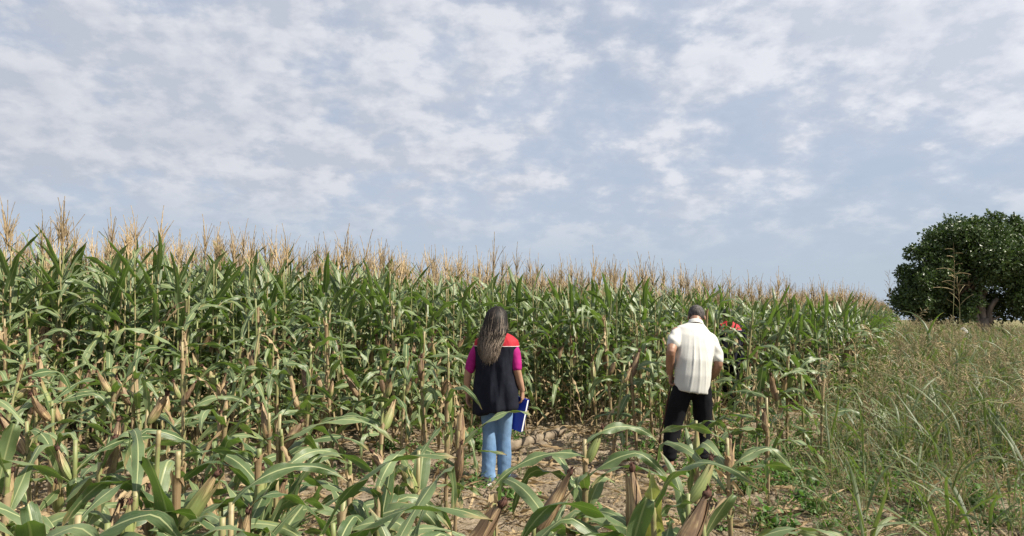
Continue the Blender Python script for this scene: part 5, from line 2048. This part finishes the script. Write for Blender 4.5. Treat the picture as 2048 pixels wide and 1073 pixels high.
# ------------------------------------------------------------------ tree on the right
def mat_tree_leaf():
    m, t = newmat('tree_leaf')
    uv = t.n('ShaderNodeUVMap').outputs[0]
    s = t.n('ShaderNodeSeparateXYZ', {0: uv})
    col = t.mix(s.outputs[0], (0.022, 0.042, 0.014), (0.095, 0.14, 0.042))
    b = t.n('ShaderNodeBsdfPrincipled', {'Base Color': col, 'Roughness': 0.4, 'Specular IOR Level': 0.4})
    tr = t.n('ShaderNodeBsdfTranslucent', {'Color': (0.06, 0.11, 0.015, 1)})
    mx = t.n('ShaderNodeMixShader', {0: 0.16, 1: b.outputs[0], 2: tr.outputs[0]})
    finish(t, mx.outputs[0])
    return m


M['tree_leaf'] = mat_tree_leaf()
M['tree_bark'] = mat_simple('tree_bark', (0.11, 0.09, 0.075), (0.25, 0.21, 0.18), 5, 0.9, 0.03, stretch=(1, 1, .25), bscale=9)


def build_tree():
    D = 42.0
    base = at(1966, D)
    root = empty('tree', (base.x, base.y, gz(base.x, base.y)))
    tag(root, 'dark broad leafed tree with pale pollarded trunk beyond the weeds on the right', 'tree')
    k = D / F                                        # metres for one photo pixel there
    q = random.Random(8)
    tr = MB()
    tr.tube([(0, 0, -.2), (0.02, 0, .5), (0.0, 0, 1.1), (-.05, 0, 1.6)], [.44, .33, .32, .36], 14)
    tips = []
    for (ax, ay, az_, bx_, by_, bz_, r0, r1) in ((-.2, 0, 1.3, -.85, -.1, 2.75, .22, .13), (-.05, -.1, 1.4, -.38, -.3, 3.0, .20, .14), (.05, .1, 1.4, .25, .2, 3.0, .20, .14),
                                               (.15, -.1, 1.3, .75, -.2, 2.8, .20, .12), (0, .2, 1.4, .1, .9, 3.2, .2, .1), (.2, 0, 1.1, .95, .0, 1.7, .12, .06)):
        a, b = Vector((ax, ay, az_)), Vector((bx_, by_, bz_))
        pts = [a.lerp(b, t) + Vector((.1 * math.sin(t * 5 + ax * 9), .08 * math.sin(t * 4), 0)) for t in np.linspace(0, 1, 7)]
        tr.tube(pts, [r0 + (r1 - r0) * t for t in np.linspace(0, 1, 7)], 9)
        tips.append(b)
    for j in range(26):
        a = q.choice(tips)
        th, el = q.uniform(0, 6.28), q.uniform(.1, 1.2)
        ln = q.uniform(1.5, 3.6)
        a = a + Vector((0, .9, .3))
        b = a + Vector((math.cos(th) * math.cos(el), math.sin(th) * math.cos(el), math.sin(el))) * ln
        pts = [a.lerp(b, t) + Vector((0, 0, .3 * math.sin(t * 3.1))) for t in np.linspace(0, 1, 6)]
        tr.tube(pts, [.09 - .07 * t for t in np.linspace(0, 1, 6)], 6)
    mobj('trunk', tr.mesh('trunk', [M['tree_bark']]), root)
    # crown: lobes given by photo position, each a shell of leafy sprays
    lobes = []
    for (px, py, rpx, dy) in ((1850, 590, 44, 0), (1832, 560, 34, .3), (1870, 545, 46, -.6), (1900, 505, 48, 0), (1875, 575, 50, 1.2), (1945, 486, 46, .5), (1990, 482, 42, -.5), (2030, 486, 46, .4),
                              (1930, 540, 60, 1.6), (2000, 540, 70, 2.2), (2060, 520, 60, .5), (2075, 570, 56, .2), (2040, 590, 48, -.8), (2110, 540, 58, .8), (2120, 590, 50, .5), (1900, 600, 44, 2.0), (1980, 590, 60, 3.2), (1960, 520, 44, -1.6), (2020, 525, 44, -1.6), (1950, 556, 30, -1.2), (1985, 552, 30, -1.2), (2015, 566, 30, -.8), (1835, 605, 26, .4), (1880, 615, 34, 1.5), (1920, 612, 40, 3.0), (1965, 612, 40, 3.6), (2010, 612, 40, 3.2), (2050, 612, 40, 2.2), (2090, 610, 40, 1.6), (1850, 620, 24, .8), (1812, 545, 17, 0), (1842, 505, 20, .3), (1878, 474, 19, -.2), (1922, 450, 22, .2), (1962, 446, 16, 0), (2006, 440, 20, .3), (2040, 446, 18, 0),
                              (1800, 592, 17, .1), (1808, 618, 16, .2), (1920, 606, 20, -1.4), (1905, 628, 20, -1.4), (2012, 606, 24, -1.4), (2030, 626, 22, -1.2), (2060, 620, 26, -.6)):
        c = Vector(((px - 1966) * k, dy, CAM_H + (640 - py) * k))
        lobes.append((c, rpx * k * .9))
    for j in range(34):       # loose tufts on the outline
        an = R(q.uniform(-5, 190))
        lobes.append((Vector(((1985 - 1966) * k + 5.0 * math.cos(an) * q.uniform(.92, 1.1), q.gauss(0, .8), 3.0 + 4.1 * math.sin(an) * q.uniform(.9, 1.08))), q.uniform(.25, .7)))
    mb = MB()
    V, Fc, UV = [], [], []
    for (c, r) in lobes:
        n = int(340 * r * r)
        for i in range(n):
            v = Vector((q.gauss(0, 1), q.gauss(0, 1), q.gauss(0, 1))).normalized()
            rad = r * (q.random() ** 0.45) * (1 + 0.5 * mnoise.noise(v * 2.3 + c))
            if q.random() < 0.05:
                rad *= q.uniform(1.05, 1.35)
            p = c + v * rad
            p.z = max(p.z, 0.25)
            tone = q.random()
            up = (v + Vector((q.gauss(0, .5), q.gauss(0, .5), q.gauss(0, .5) + .35))).normalized()
            for l in range(4):
                dirv = (up + Vector((q.gauss(0, .8), q.gauss(0, .8), q.gauss(0, .8)))).normalized()
                sd = dirv.cross(Vector((q.gauss(0, 1), q.gauss(0, 1), q.gauss(0, 1)))).normalized()
                nr = dirv.cross(sd)
                L_, w = q.uniform(.13, .24), q.uniform(.045, .075)
                o = p + Vector((q.gauss(0, .07), q.gauss(0, .07), q.gauss(0, .07)))
                b = len(V)
                V += [tuple(o), tuple(o + dirv * L_ * .45 + sd * w + nr * .02), tuple(o + dirv * L_), tuple(o + dirv * L_ * .45 - sd * w + nr * .02)]
                Fc.append((b, b + 1, b + 2, b + 3))
                t_ = min(max(tone * .7 + q.random() * .3, 0), 1)
                UV.append(((t_, 0), (t_, .5), (t_, 1), (t_, .5)))
    mb.v, mb.f, mb.uv, mb.mi = V, Fc, UV, [0] * len(Fc)
    mobj('crown', mb.mesh('crown', [M['tree_leaf']], False), root)
    # heap of pale stones under it
    M['stone'] = mat_simple('pale_stone', (0.42, 0.41, 0.40), (0.58, 0.57, 0.55), 4, .9, .01)
    st = empty('stone_heap', (at(1930, 36).x, 36, gz(at(1930, 36).x, 36)))
    tag(st, 'low heap of pale stones in the grass before the tree trunk', 'stones')
    for i in range(11):
        bm = bmesh.new()
        bmesh.ops.create_icosphere(bm, subdivisions=2, radius=1)
        for v in bm.verts:
            v.co *= 1 + .3 * mnoise.noise(v.co * 1.3 + Vector((i * 7, 2, 0)))
        me = bpy.data.meshes.new('stone')
        bm.to_mesh(me)
        bm.free()
        me.materials.append(M['stone'])
        o = mobj('stone', me, st)
        o.location = (q.gauss(0, .45), q.gauss(0, .3), q.uniform(.35, .95))
        o.location.z -= abs(o.location.x) * .5
        s = q.uniform(.12, .2)
        o.scale = (s, s, s * .75)
        o.rotation_euler = (q.uniform(0, 6), q.uniform(0, 6), q.uniform(0, 6))


build_tree()
